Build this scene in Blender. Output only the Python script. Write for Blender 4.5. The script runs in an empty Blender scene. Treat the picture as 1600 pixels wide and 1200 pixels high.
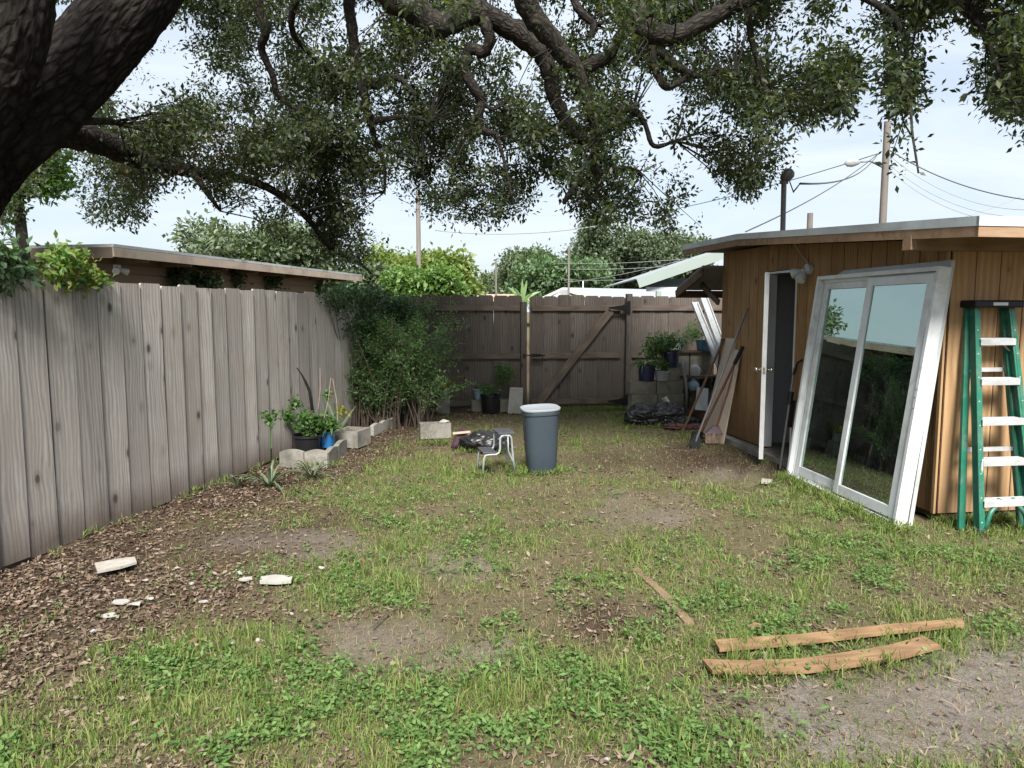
import bpy, bmesh, math, random
import numpy as np
from mathutils import Vector, Matrix

random.seed(7)
RNG = np.random.default_rng(11)
SC = bpy.context.scene
COL = SC.collection
PI = math.pi

# ------------------------------------------------------------------ camera
F, CH = 1140.0, 1.62                     # focal length in photo pixels, eye height
PITCH = math.atan(115.0 / F)
cam_d = bpy.data.cameras.new('camera')
cam = bpy.data.objects.new('camera', cam_d)
COL.objects.link(cam)
cam.location = (0, 0, CH)
cam.rotation_euler = (PI / 2 - PITCH, 0, 0)
cam_d.sensor_width = 36.0
cam_d.lens = F / 1600.0 * 36.0
cam_d.clip_start = 0.05
cam_d.clip_end = 2000
SC.camera = cam

# ------------------------------------------------------------------ light
SUN = Vector((0.05, -0.68, 0.72)).normalized()      # direction towards the hazy sun
sun_d = bpy.data.lights.new('sun', 'SUN')
sun_d.energy = 3.6
sun_d.angle = math.radians(20)
sun_d.color = (1.0, 0.965, 0.9)
sun_o = bpy.data.objects.new('sun', sun_d)
COL.objects.link(sun_o)
sun_o.location = (6, -6, 12)
sun_o.rotation_euler = SUN.to_track_quat('Z', 'Y').to_euler()

world = bpy.data.worlds.new('World')
SC.world = world
world.use_nodes = True
wn = world.node_tree
wn.nodes.clear()


def nd(nt, typ, **kw):
    n = nt.nodes.new(typ)
    for k, v in kw.items():
        if k.startswith('i_'):
            n.inputs[k[2:].replace('_', ' ')].default_value = v
        else:
            setattr(n, k, v)
    return n


def ramp(nt, fac, stops, interp='LINEAR'):
    r = nt.nodes.new('ShaderNodeValToRGB')
    r.color_ramp.interpolation = interp
    el = r.color_ramp.elements
    while len(el) < len(stops):
        el.new(0.5)
    for e, (p, c) in zip(el, stops):
        e.position = p
        e.color = (c, c, c, 1) if isinstance(c, (int, float)) else (*c, 1)
    if fac is not None:
        nt.links.new(fac, r.inputs['Fac'])
    return r.outputs['Color']


def mixc(nt, fac, a, b, mode='MIX'):
    m = nt.nodes.new('ShaderNodeMix')
    m.data_type = 'RGBA'
    m.blend_type = mode
    for sock, val in ((m.inputs[0], fac), (m.inputs[6], a), (m.inputs[7], b)):
        if hasattr(val, 'links'):
            nt.links.new(val, sock)
        elif isinstance(val, (int, float)):
            sock.default_value = val if sock == m.inputs[0] else (val, val, val, 1)
        else:
            sock.default_value = (*val, 1)
    return m.outputs[2]


def math_n(nt, op, a, b=0.0):
    m = nt.nodes.new('ShaderNodeMath')
    m.operation = op
    for s, v in ((m.inputs[0], a), (m.inputs[1], b)):
        if hasattr(v, 'links'):
            nt.links.new(v, s)
        else:
            s.default_value = v
    return m.outputs[0]


# sky: clear-sky model seen through broken thin high cloud
sky = nd(wn, 'ShaderNodeTexSky', sky_type='NISHITA', sun_disc=False)
sky.sun_elevation = math.asin(SUN.z)
sky.sun_rotation = math.atan2(SUN.x, SUN.y)
sky.air_density = 1.0
sky.dust_density = 2.0
tcw = nd(wn, 'ShaderNodeTexCoord')
sep = nd(wn, 'ShaderNodeSeparateXYZ')
wn.links.new(tcw.outputs['Generated'], sep.inputs[0])
den = math_n(wn, 'ADD', math_n(wn, 'MAXIMUM', sep.outputs[2], 0.0), 0.22)
cmb = nd(wn, 'ShaderNodeCombineXYZ')
wn.links.new(math_n(wn, 'DIVIDE', sep.outputs[0], den), cmb.inputs[0])
wn.links.new(math_n(wn, 'DIVIDE', sep.outputs[1], den), cmb.inputs[1])
nz = nd(wn, 'ShaderNodeTexNoise', i_Scale=1.5, i_Detail=7.0, i_Roughness=0.55, i_Distortion=0.4)
mpw = nd(wn, 'ShaderNodeMapping')
mpw.inputs['Scale'].default_value = (0.8, 1.5, 1)
mpw.inputs['Location'].default_value = (2.3, 0.4, 0)
wn.links.new(cmb.outputs[0], mpw.inputs[0])
wn.links.new(mpw.outputs[0], nz.inputs['Vector'])
cl = ramp(wn, nz.outputs['Fac'], [(0.34, 0.58), (0.64, 0.97)])
CLOUD = (5.15, 5.7, 6.3)
skc = mixc(wn, cl, sky.outputs[0], CLOUD)
bg = nd(wn, 'ShaderNodeBackground', i_Strength=0.06)
wn.links.new(skc, bg.inputs[0])
wo = nd(wn, 'ShaderNodeOutputWorld')
wn.links.new(bg.outputs[0], wo.inputs[0])

SC.view_settings.view_transform = 'Standard'
SC.view_settings.look = 'None'
SC.view_settings.exposure = 1.55
SC.view_settings.gamma = 1.0
SC.view_settings.use_curve_mapping = False
SC.render.engine = 'CYCLES'
SC.cycles.max_bounces = 6
SC.cycles.diffuse_bounces = 3
SC.cycles.glossy_bounces = 3
SC.cycles.transmission_bounces = 4
SC.cycles.transparent_max_bounces = 8
SC.cycles.use_denoising = True
SC.cycles.sample_clamp_indirect = 6

# ------------------------------------------------------------------ survey helpers (photo pixel -> place)
CP, SP = math.cos(PITCH), math.sin(PITCH)


def ray(x, y):
    u, v = (x - 800) / F, (600 - y) / F
    return Vector((u, CP + v * SP, -SP + v * CP))


def G(x, y, z=0.0):
    r = ray(x, y)
    t = (z - CH) / r.z
    return Vector((r.x * t, r.y * t, z))


def A(x, y, Y):
    r = ray(x, y)
    t = Y / r.y
    return Vector((r.x * t, Y, CH + r.z * t))


def proj(X, Y, Z):
    """numpy: world -> photo pixel"""
    dz = Z - CH
    fz = Y * CP - dz * SP
    v = Y * SP + dz * CP
    fz = np.maximum(fz, 1e-3)
    return 800 + F * X / fz, 600 - F * v / fz


def onplane(x, y, p0, n):
    """pixel -> point on the vertical plane through p0 with normal n"""
    r = ray(x, y)
    o = Vector((0, 0, CH))
    t = (p0 - o).dot(n) / r.dot(n)
    return o + r * t


# value noise
_tab = np.random.default_rng(5).random((256, 256))


def vn(x, y, s=1.0, ox=0.0):
    x = np.asarray(x, float) * s + ox
    y = np.asarray(y, float) * s + ox * 1.7
    xi, yi = np.floor(x).astype(int), np.floor(y).astype(int)
    fx, fy = x - xi, y - yi
    fx = fx * fx * (3 - 2 * fx)
    fy = fy * fy * (3 - 2 * fy)
    g = lambda a, b: _tab[a & 255, b & 255]
    return (g(xi, yi) * (1 - fx) + g(xi + 1, yi) * fx) * (1 - fy) + (g(xi, yi + 1) * (1 - fx) + g(xi + 1, yi + 1) * fx) * fy


def fbm(x, y, s=1.0, ox=0.0):
    return 0.55 * vn(x, y, s, ox) + 0.28 * vn(x, y, s * 2.1, ox + 9) + 0.17 * vn(x, y, s * 4.3, ox + 23)


# ------------------------------------------------------------------ object helpers
ORG = {}


def tag(o, label=None, cat=None, group=None, kind=None):
    if label: o['label'] = label
    if cat: o['category'] = cat
    if group: o['group'] = group
    if kind: o['kind'] = kind
    return o


def thing(name, label, cat, loc=(0, 0, 0), group=None):
    o = bpy.data.objects.new(name, None)
    COL.objects.link(o)
    o.location = loc
    o.empty_display_size = 0.1
    ORG[o.name] = Vector(loc)
    return tag(o, label, cat, group)


def link(name, me, mat, parent, org):
    o = bpy.data.objects.new(name, me)
    COL.objects.link(o)
    if mat is not None and not me.materials:
        me.materials.append(mat)
    if parent is not None:
        o.parent = parent
    else:
        o.location = org
    ORG[o.name] = org
    return o


class MB:
    """collects faces for one mesh object"""

    def __init__(self):
        self.v, self.f = [], []

    def add(self, vs, fs):
        b = len(self.v)
        self.v += [Vector(p) for p in vs]
        self.f += [tuple(i + b for i in f) for f in fs]
        return self

    def obox(self, o, ex, ey, ez):
        """box from corner o with edge vectors"""
        o, ex, ey, ez = map(Vector, (o, ex, ey, ez))
        vs = [o, o + ex, o + ex + ey, o + ey, o + ez, o + ex + ez, o + ex + ey + ez, o + ey + ez]
        fs = [(0, 3, 2, 1), (4, 5, 6, 7), (0, 1, 5, 4), (1, 2, 6, 5), (2, 3, 7, 6), (3, 0, 4, 7)]
        if ex.cross(ey).dot(ez) < 0:
            fs = [f[::-1] for f in fs]
        return self.add(vs, fs)

    def box(self, c, s, rz=0.0):
        c = Vector(c)
        r = Matrix.Rotation(rz, 3, 'Z')
        ex, ey, ez = r @ Vector((s[0], 0, 0)), r @ Vector((0, s[1], 0)), Vector((0, 0, s[2]))
        return self.obox(c - (ex + ey + ez) / 2, ex, ey, ez)

    def bar(self, p0, p1, w, t, wdir=(0, 0, 1)):
        """bar from p0 to p1, width w along wdir, thickness t across"""
        p0, p1 = Vector(p0), Vector(p1)
        d = p1 - p0
        wd = Vector(wdir)
        wd = (wd - d.normalized() * wd.dot(d.normalized())).normalized()
        td = d.normalized().cross(wd)
        return self.obox(p0 - wd * w / 2 - td * t / 2, d, wd * w, td * t)

    def tube(self, pts, rad, seg=8, caps=True, noise=0.0, seed=0):
        pts = [Vector(p) for p in pts]
        if isinstance(rad, (int, float)):
            rad = [rad] * len(pts)
        rings, b = [], len(self.v)
        up = None
        rr = random.Random(seed)
        for i, p in enumerate(pts):
            d = (pts[min(i + 1, len(pts) - 1)] - pts[max(i - 1, 0)]).normalized()
            if up is None:
                up = Vector((0, 0, 1)) if abs(d.z) < 0.9 else Vector((1, 0, 0))
            a = (up - d * up.dot(d)).normalized()
            up = a
            c = d.cross(a)
            for k in range(seg):
                t = 2 * PI * k / seg
                r = rad[i] * (1 + (rr.uniform(-noise, noise) if noise else 0))
                self.v.append(p + (a * math.cos(t) + c * math.sin(t)) * r)
        for i in range(len(pts) - 1):
            for k in range(seg):
                k2 = (k + 1) % seg
                self.f.append((b + i * seg + k, b + i * seg + k2, b + (i + 1) * seg + k2, b + (i + 1) * seg + k))
        if caps:
            self.f.append(tuple(b + k for k in range(seg))[::-1])
            self.f.append(tuple(b + (len(pts) - 1) * seg + k for k in range(seg)))
        return self

    def lathe(self, c, prof, seg=24, sx=1.0, sy=1.0, axis=None, closed_top=False, power=2.0):
        """profile [(r,z)] round c; sx, sy squash; power>2 squarer plan"""
        c = Vector(c)
        b = len(self.v)
        for r, z in prof:
            for k in range(seg):
                t = 2 * PI * k / seg
                ct, st = math.cos(t), math.sin(t)
                q = (abs(ct) ** power + abs(st) ** power) ** (-1 / power)
                p = Vector((ct * q * r * sx, st * q * r * sy, z))
                if axis is not None:
                    p = axis @ p
                self.v.append(c + p)
        n = len(prof)
        for i in range(n - 1):
            for k in range(seg):
                k2 = (k + 1) % seg
                self.f.append((b + i * seg + k, b + i * seg + k2, b + (i + 1) * seg + k2, b + (i + 1) * seg + k))
        self.f.append(tuple(b + k for k in range(seg))[::-1])
        self.f.append(tuple(b + (n - 1) * seg + k for k in range(seg)))
        return self

    def build(self, name, mat, parent=None, smooth=False, bevel=0.0, org=None, label=None, cat=None, group=None, kind=None):
        vs = np.array([tuple(p) for p in self.v])
        if parent is not None:
            org = ORG[parent.name]
        elif org is None:
            lo, hi = vs.min(0), vs.max(0)
            org = Vector(((lo[0] + hi[0]) / 2, (lo[1] + hi[1]) / 2, lo[2]))
        me = bpy.data.meshes.new(name)
        me.from_pydata([tuple(p) for p in (vs - np.array(tuple(org)))], [], self.f)
        if bevel:
            bm = bmesh.new()
            bm.from_mesh(me)
            bmesh.ops.bevel(bm, geom=list(bm.edges), offset=bevel, segments=2, affect='EDGES', profile=0.5, clamp_overlap=True)
            bm.to_mesh(me)
            bm.free()
        me.validate()
        if smooth:
            me.polygons.foreach_set('use_smooth', [True] * len(me.polygons))
            if smooth == 'auto':
                me.set_sharp_from_angle(angle=math.radians(40))
        o = link(name, me, mat, parent, Vector(org))
        return tag(o, label, cat, group, kind)


def np_mesh(name, V, T, mat, parent=None, org=None, smooth=False):
    """mesh object from numpy verts (N,3) and triangles (M,3)"""
    V = np.asarray(V, float)
    if parent is not None:
        org = ORG[parent.name]
    elif org is None:
        org = Vector((float(V[:, 0].mean()), float(V[:, 1].mean()), float(V[:, 2].min())))
    V = V - np.array(tuple(org))
    me = bpy.data.meshes.new(name)
    me.vertices.add(len(V))
    me.vertices.foreach_set('co', V.astype(np.float32).ravel())
    T = np.asarray(T, np.int32)
    k = T.shape[1]
    me.loops.add(T.size)
    me.loops.foreach_set('vertex_index', T.ravel())
    me.polygons.add(len(T))
    me.polygons.foreach_set('loop_start', np.arange(0, T.size, k, dtype=np.int32))
    me.polygons.foreach_set('loop_total', np.full(len(T), k, np.int32))
    if smooth:
        me.polygons.foreach_set('use_smooth', np.ones(len(T), bool))
    me.update(calc_edges=True)
    me.validate()
    return link(name, me, mat, parent, Vector(org))


def unit(a):
    return a / np.maximum(np.linalg.norm(a, axis=1, keepdims=True), 1e-9)


def leaf_arrays(C, D, L, W, fold=0.25, N=None, droop=0.0):
    """rhombus leaves of two folded triangles: C base points, D directions"""
    n = len(C)
    D = unit(D)
    if N is None:
        N = RNG.normal(size=(n, 3)) * 0.6 + np.array([0, 0, 1.0])
    S = unit(np.cross(D, N))
    U = np.cross(S, D)
    L = np.broadcast_to(np.asarray(L, float), (n,))[:, None]
    W = np.broadcast_to(np.asarray(W, float), (n,))[:, None]
    base = C
    tip = C + D * L - np.array([0, 0, 1.0]) * L * droop
    mid = C + D * L * 0.5
    a = mid + S * W * 0.5 + U * W * fold
    b = mid - S * W * 0.5 + U * W * fold
    V = np.stack([base, a, tip, b], 1).reshape(-1, 3)
    i = np.arange(n)[:, None] * 4
    T = np.concatenate([i + np.array([[0, 1, 2]]), i + np.array([[0, 2, 3]])], 1).reshape(-1, 3)
    return V, T


def join_arrays(parts):
    Vs, Ts, b = [], [], 0
    for V, T in parts:
        Vs.append(V)
        Ts.append(T + b)
        b += len(V)
    return np.concatenate(Vs), np.concatenate(Ts)


def rdir(n, up=0.0):
    d = RNG.normal(size=(n, 3))
    d[:, 2] += up
    return unit(d)

# ------------------------------------------------------------------ materials
def newmat(name):
    m = bpy.data.materials.new(name)
    m.use_nodes = True
    nt = m.node_tree
    b = nt.nodes['Principled BSDF']
    return m, nt, b


def bump(nt, b, h, strength=0.4, dist=0.01):
    n = nd(nt, 'ShaderNodeBump', i_Strength=strength, i_Distance=dist)
    nt.links.new(h, n.inputs['Height'])
    nt.links.new(n.outputs[0], b.inputs['Normal'])


def coords(nt, scale=(1, 1, 1), rnd=True):
    tc = nd(nt, 'ShaderNodeTexCoord')
    v = tc.outputs['Object']
    if rnd:
        oi = nd(nt, 'ShaderNodeObjectInfo')
        va = nd(nt, 'ShaderNodeVectorMath', operation='MULTIPLY_ADD')
        va.inputs[1].default_value = (1, 1, 1)
        k = nd(nt, 'ShaderNodeVectorMath', operation='SCALE')
        cb = nd(nt, 'ShaderNodeCombineXYZ')
        for i in range(3):
            nt.links.new(oi.outputs['Random'], cb.inputs[i])
        nt.links.new(cb.outputs[0], k.inputs[0])
        k.inputs['Scale'].default_value = 37.0
        nt.links.new(v, va.inputs[0])
        nt.links.new(k.outputs[0], va.inputs[2])
        v = va.outputs[0]
    mp = nd(nt, 'ShaderNodeMapping')
    mp.inputs['Scale'].default_value = scale
    nt.links.new(v, mp.inputs[0])
    return mp.outputs[0]


def noise(nt, vec, scale, detail=4.0, rough=0.55, dist=0.0):
    n = nd(nt, 'ShaderNodeTexNoise', i_Scale=scale, i_Detail=detail, i_Roughness=rough, i_Distortion=dist)
    if vec is not None:
        nt.links.new(vec, n.inputs['Vector'])
    return n.outputs['Fac']


def mat_wood(name, dark, mid, light, knot=(0.03, 0.02, 0.015), along='z', rough=0.85, fine=1.0, stain=None, tone=0.25, knots=True, redtint=None, wave=0.3):
    m, nt, b = newmat(name)
    ax = {'x': 0, 'y': 1, 'z': 2}[along]
    sc = [9.0 * fine] * 3
    sc[ax] = 0.55 * fine
    v0 = coords(nt, (1, 1, 1))
    wsc = [5.0] * 3
    wsc[ax] = 2.2
    mpw_ = nd(nt, 'ShaderNodeMapping')
    mpw_.inputs['Scale'].default_value = wsc
    nt.links.new(v0, mpw_.inputs[0])
    wn_ = nd(nt, 'ShaderNodeTexNoise', i_Scale=1.0, i_Detail=3.0)
    nt.links.new(mpw_.outputs[0], wn_.inputs['Vector'])
    wadd = nd(nt, 'ShaderNodeVectorMath', operation='MULTIPLY_ADD')
    nt.links.new(wn_.outputs['Color'], wadd.inputs[0])
    wamp = [0.07] * 3
    wamp[ax] = 0.0
    wadd.inputs[1].default_value = wamp
    nt.links.new(v0, wadd.inputs[2])
    mps = nd(nt, 'ShaderNodeMapping')
    mps.inputs['Scale'].default_value = sc
    nt.links.new(wadd.outputs[0], mps.inputs[0])
    v = mps.outputs[0]
    g = noise(nt, v, 2.6, 6.0, 0.62, 1.1)
    fsc = [70.0 * fine] * 3
    fsc[ax] = 1.6 * fine
    g2 = noise(nt, coords(nt, tuple(fsc)), 1.0, 3.0, 0.6, 0.3)
    wv = nd(nt, 'ShaderNodeTexWave', wave_type='BANDS', bands_direction='X', i_Scale=1.1, i_Distortion=7.0, i_Detail=2.0, i_Detail_Scale=1.2)
    nt.links.new(v, wv.inputs['Vector'])
    f = mixc(nt, wave, g, wv.outputs['Fac'])
    f = mixc(nt, 0.26, f, g2)
    col = ramp(nt, f, [(0.22, dark), (0.5, mid), (0.76, light)])
    oi = nd(nt, 'ShaderNodeObjectInfo')
    t = ramp(nt, oi.outputs['Random'], [(0.0, 1.0 - tone), (1.0, 1.0 + tone * 0.6)])
    col = mixc(nt, 1.0, col, t, 'MULTIPLY')
    blotch = noise(nt, coords(nt, (2.2, 2.2, 1.3)), 1.0, 4.0, 0.6)
    col = mixc(nt, ramp(nt, blotch, [(0.38, 0.0), (0.68, 0.75)]), col, redtint or mid, 'MIX')
    if knots:
        ks = [5.5] * 3
        ks[ax] = 3.2
        vo = nd(nt, 'ShaderNodeTexVoronoi', i_Scale=1.0, i_Randomness=1.0)
        nt.links.new(coords(nt, tuple(ks)), vo.inputs['Vector'])
        kn = ramp(nt, vo.outputs['Distance'], [(0.045, 1.0), (0.1, 0.85), (0.13, 0.3), (0.26, 0.0)])
        kr = nd(nt, 'ShaderNodeSeparateColor')
        nt.links.new(vo.outputs['Color'], kr.inputs[0])
        kf = mixc(nt, 1.0, kn, ramp(nt, kr.outputs[0], [(0.3, 0.0), (0.42, 0.85)]), 'MULTIPLY')
        col = mixc(nt, kf, col, knot)
    if stain is not None:
        zlo, zhi, sc_col, amt = stain
        tc = nd(nt, 'ShaderNodeTexCoord')
        sp = nd(nt, 'ShaderNodeSeparateXYZ')
        nt.links.new(tc.outputs['Object'], sp.inputs[0])
        hh = math_n(nt, 'ADD', sp.outputs[2], math_n(nt, 'MULTIPLY', math_n(nt, 'SUBTRACT', blotch, 0.5), 0.5))
        mr = nd(nt, 'ShaderNodeMapRange')
        mr.inputs[1].default_value = zlo
        mr.inputs[2].default_value = zhi
        mr.inputs[3].default_value = amt
        mr.inputs[4].default_value = 0.0
        nt.links.new(hh, mr.inputs[0])
        col = mixc(nt, mr.outputs[0], col, sc_col)
    nt.links.new(col, b.inputs['Base Color'])
    b.inputs['Roughness'].default_value = rough
    b.inputs['Specular IOR Level'].default_value = 0.25
    bump(nt, b, mixc(nt, 0.5, f, g2), 0.5, 0.004)
    return m


def mat_plain(name, col, rough=0.5, metal=0.0, var=0.12, scale=6.0, bumps=0.1, dirt=None, dirt_amt=0.4, spec=0.5):
    m, nt, b = newmat(name)
    v = coords(nt)
    n1 = noise(nt, v, scale, 6.0, 0.6)
    lo = tuple(c * (1 - var) for c in col)
    hi = tuple(min(1, c * (1 + var)) for c in col)
    c = ramp(nt, n1, [(0.3, lo), (0.7, hi)])
    if dirt is not None:
        n2 = noise(nt, v, scale * 0.6, 8.0, 0.68, 0.6)
        c = mixc(nt, ramp(nt, n2, [(0.48, 0.0), (0.68, dirt_amt)]), c, dirt)
    nt.links.new(c, b.inputs['Base Color'])
    nt.links.new(ramp(nt, n1, [(0.2, max(0.02, rough - 0.08)), (0.8, min(1, rough + 0.08))]), b.inputs['Roughness'])
    b.inputs['Metallic'].default_value = metal
    b.inputs['Specular IOR Level'].default_value = spec
    if bumps:
        bump(nt, b, noise(nt, v, scale * 8, 5.0, 0.6), bumps, 0.006)
    return m


def mat_leaf(name, cols, transl=0.3, rough=0.5, tcol=None, spec=0.4):
    m, nt, b = newmat(name)
    ge = nd(nt, 'ShaderNodeNewGeometry')
    n = len(cols)
    c = ramp(nt, ge.outputs['Random Per Island'], [(i / max(1, n - 1), cc) for i, cc in enumerate(cols)])
    nt.links.new(c, b.inputs['Base Color'])
    b.inputs['Roughness'].default_value = rough
    b.inputs['Specular IOR Level'].default_value = spec
    tr = nd(nt, 'ShaderNodeBsdfTranslucent')
    nt.links.new(mixc(nt, 1.0, c, tcol or (1.5, 1.7, 0.7), 'MULTIPLY'), tr.inputs[0])
    mx = nd(nt, 'ShaderNodeMixShader')
    mx.inputs[0].default_value = transl
    nt.links.new(b.outputs[0], mx.inputs[1])
    nt.links.new(tr.outputs[0], mx.inputs[2])
    nt.links.new(mx.outputs[0], nt.nodes['Material Output'].inputs['Surface'])
    return m


def mat_bark(name, dark, light, scale=1.0):
    """furrowed bark in limb coordinates (round the limb, along the limb)"""
    m, nt, b = newmat(name)
    at = nd(nt, 'ShaderNodeAttribute', attribute_name='limb')
    v = at.outputs['Vector']
    mp = nd(nt, 'ShaderNodeMapping')
    mp.inputs['Scale'].default_value = (1, 1, 0.42)
    nt.links.new(v, mp.inputs[0])
    w = nd(nt, 'ShaderNodeTexNoise', i_Scale=5.0 * scale, i_Detail=3.0)
    nt.links.new(mp.outputs[0], w.inputs['Vector'])
    va = nd(nt, 'ShaderNodeVectorMath', operation='MULTIPLY_ADD')
    nt.links.new(w.outputs['Color'], va.inputs[0])
    va.inputs[1].default_value = (0.1, 0.1, 0.1)
    nt.links.new(mp.outputs[0], va.inputs[2])
    n1 = noise(nt, va.outputs[0], 24.0 * scale, 7.0, 0.68, 0.8)
    vo = nd(nt, 'ShaderNodeTexVoronoi', feature='DISTANCE_TO_EDGE', i_Scale=15.0 * scale)
    nt.links.new(va.outputs[0], vo.inputs['Vector'])
    h = mixc(nt, 0.45, n1, ramp(nt, vo.outputs['Distance'], [(0.0, 0.0), (0.3, 1.0)]))
    big = noise(nt, v, 2.2, 4.0, 0.6)
    c = ramp(nt, h, [(0.22, dark), (0.75, light)])
    c = mixc(nt, ramp(nt, big, [(0.45, 0.0), (0.7, 0.35)]), c, (light[0] * 1.2, light[1] * 1.25, light[2] * 1.2))
    nt.links.new(c, b.inputs['Base Color'])
    b.inputs['Roughness'].default_value = 0.95
    b.inputs['Specular IOR Level'].default_value = 0.1
    bump(nt, b, h, 1.0, 0.035 / scale)
    return m


M = {}
M['fence'] = mat_wood('weathered grey pine', (0.15, 0.132, 0.118), (0.32, 0.297, 0.275), (0.47, 0.445, 0.42), stain=(0.02, 0.3, (0.07, 0.045, 0.03), 0.75), redtint=(0.25, 0.22, 0.195), tone=.3)
M['fence_back'] = mat_wood('weathered brown pine', (0.055, 0.043, 0.037), (0.13, 0.11, 0.096), (0.195, 0.172, 0.155), stain=(0.02, 0.35, (0.035, 0.03, 0.02), 0.6), redtint=(0.1, 0.08, 0.068))
M['rail'] = mat_wood('weathered rail pine', (0.05, 0.036, 0.03), (0.125, 0.098, 0.082), (0.19, 0.155, 0.135), along='x', knots=False)
M['brace'] = mat_wood('brown brace pine', (0.06, 0.045, 0.036), (0.135, 0.105, 0.085), (0.2, 0.16, 0.13), along='x', knots=True)
M['siding'] = mat_wood('stained plywood siding', (0.14, 0.078, 0.034), (0.3, 0.178, 0.082), (0.41, 0.265, 0.132), knot=(0.09, 0.04, 0.015), stain=(0.0, 0.55, (0.1, 0.05, 0.025), 0.7), tone=0.14, fine=1.3, redtint=(0.2, 0.115, 0.055))
M['siding_new'] = mat_wood('raw plywood siding', (0.2, 0.115, 0.056), (0.33, 0.205, 0.105), (0.42, 0.28, 0.155), knot=(0.13, 0.065, 0.03), stain=(0.0, 0.35, (0.15, 0.085, 0.05), 0.6), tone=0.1, fine=0.6, redtint=(0.3, 0.18, 0.09), wave=.35)
M['backing'] = mat_plain('dark wall sheathing', (0.04, 0.025, 0.015), 0.9)
M['lumber'] = mat_wood('new pine lumber', (0.15, 0.09, 0.055), (0.27, 0.175, 0.11), (0.35, 0.245, 0.165), along='x', fine=0.9)
M['lumber_dark'] = mat_wood('dark brown lumber', (0.05, 0.03, 0.022), (0.1, 0.062, 0.045), (0.15, 0.1, 0.075), along='x')
M['board_lawn'] = mat_wood('brown offcut board', (0.075, 0.043, 0.022), (0.18, 0.108, 0.055), (0.28, 0.185, 0.102), along='x', fine=1.6, redtint=(0.2, 0.125, 0.07))
M['board_grey'] = mat_wood('grey brown stake', (0.1, 0.06, 0.04), (0.2, 0.13, 0.085), (0.27, 0.19, 0.13), along='x')
M['drip'] = mat_plain('galvanised drip edge', (0.46, 0.5, 0.52), 0.55, 0.0, 0.12, 3.0, 0.05, (0.2, 0.2, 0.2), 0.5)
M['shingle'] = mat_plain('grey roll roofing', (0.2, 0.2, 0.2), 0.95, 0, 0.2, 20)
M['white'] = mat_plain('white vinyl', (0.56, 0.58, 0.59), 0.45, 0, 0.06, 5.0, 0.02, (0.3, 0.29, 0.26), 0.65)
M['white_paint'] = mat_plain('white trim paint', (0.68, 0.69, 0.69), 0.5, 0, 0.06, 3.0, 0.03, (0.4, 0.38, 0.35), 0.4)
M['white_dirty'] = mat_plain('soiled white board', (0.42, 0.435, 0.45), 0.6, 0, 0.08, 4.0, 0.05, (0.22, 0.24, 0.2), 0.55)
M['grey_wall'] = mat_plain('grey drywall', (0.34, 0.34, 0.345), 0.8, 0, 0.05, 3.0)
M['grey_paint'] = mat_plain('grey door paint', (0.42, 0.45, 0.5), 0.5, 0, 0.06, 3.0)
M['concrete'] = mat_plain('old concrete', (0.22, 0.205, 0.18), 0.9, 0, 0.25, 7.0, 0.6, (0.07, 0.07, 0.05), 0.8)
M['concrete_light'] = mat_plain('pale concrete', (0.32, 0.31, 0.28), 0.9, 0, 0.15, 7.0, 0.5, (0.2, 0.19, 0.15), 0.5)
M['block'] = mat_plain('mossy concrete block', (0.17, 0.16, 0.13), 0.95, 0, 0.25, 6.0, 0.6, (0.06, 0.065, 0.035), 0.7)
M['black_plastic'] = mat_plain('black plastic', (0.012, 0.012, 0.014), 0.4, 0, 0.1)
M['navy_plastic'] = mat_plain('navy plastic', (0.012, 0.014, 0.05), 0.4, 0, 0.1)
M['blue_paint'] = mat_plain('blue painted pail', (0.02, 0.14, 0.36), 0.4, 0, 0.08, 4.0, 0.05, (0.15, 0.13, 0.12), 0.35)
M['blue_glaze'] = mat_plain('blue planter plastic', (0.03, 0.13, 0.26), 0.35, 0, 0.15, 3.0, 0.02, (0.25, 0.32, 0.38), 0.5)
M['blue_pale'] = mat_plain('pale blue plastic', (0.25, 0.36, 0.42), 0.4, 0, 0.1)
M['grey_plastic'] = mat_plain('grey plastic', (0.24, 0.25, 0.26), 0.5, 0, 0.1)
M['slate'] = mat_plain('slate blue bin plastic', (0.038, 0.051, 0.066), 0.42, 0, 0.05, 2.0, 0.06)
M['lid'] = mat_plain('pale grey lid plastic', (0.24, 0.265, 0.285), 0.45, 0, 0.06, 3.0, 0.02, (0.3, 0.29, 0.27), 0.4)
M['bag'] = mat_plain('black bin bag', (0.014, 0.014, 0.015), 0.4, 0, 0.2, 5.0, 0.2)
M['bag_purple'] = mat_plain('plum plastic sleeve', (0.06, 0.03, 0.042), 0.5, 0, 0.2, 5.0, 0.1)
M['metal'] = mat_plain('dull aluminium', (0.5, 0.51, 0.5), 0.38, 0.85, 0.1, 5.0, 0.02)
M['alu_step'] = mat_plain('worn aluminium tread', (0.5, 0.51, 0.52), 0.45, 0.4, 0.12, 9.0, 0.05, (0.3, 0.3, 0.3), 0.5)
M['chrome'] = mat_plain('polished nickel', (0.6, 0.58, 0.55), 0.15, 1.0, 0.05)
M['iron'] = mat_plain('black iron', (0.012, 0.012, 0.014), 0.5, 0.4, 0.1)
M['stool_metal'] = mat_plain('pale painted tube', (0.26, 0.3, 0.3), 0.5, 0.1, 0.1, 20.0, 0.1, (0.12, 0.1, 0.08), 0.5)
M['rubber'] = mat_plain('ribbed grey rubber', (0.055, 0.055, 0.065), 0.7, 0, 0.3, 30.0, 0.3)
M['green_fg'] = mat_plain('green fibreglass', (0.012, 0.12, 0.075), 0.45, 0, 0.2, 11.0, 0.08, (0.16, 0.17, 0.15), 0.45)
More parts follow.
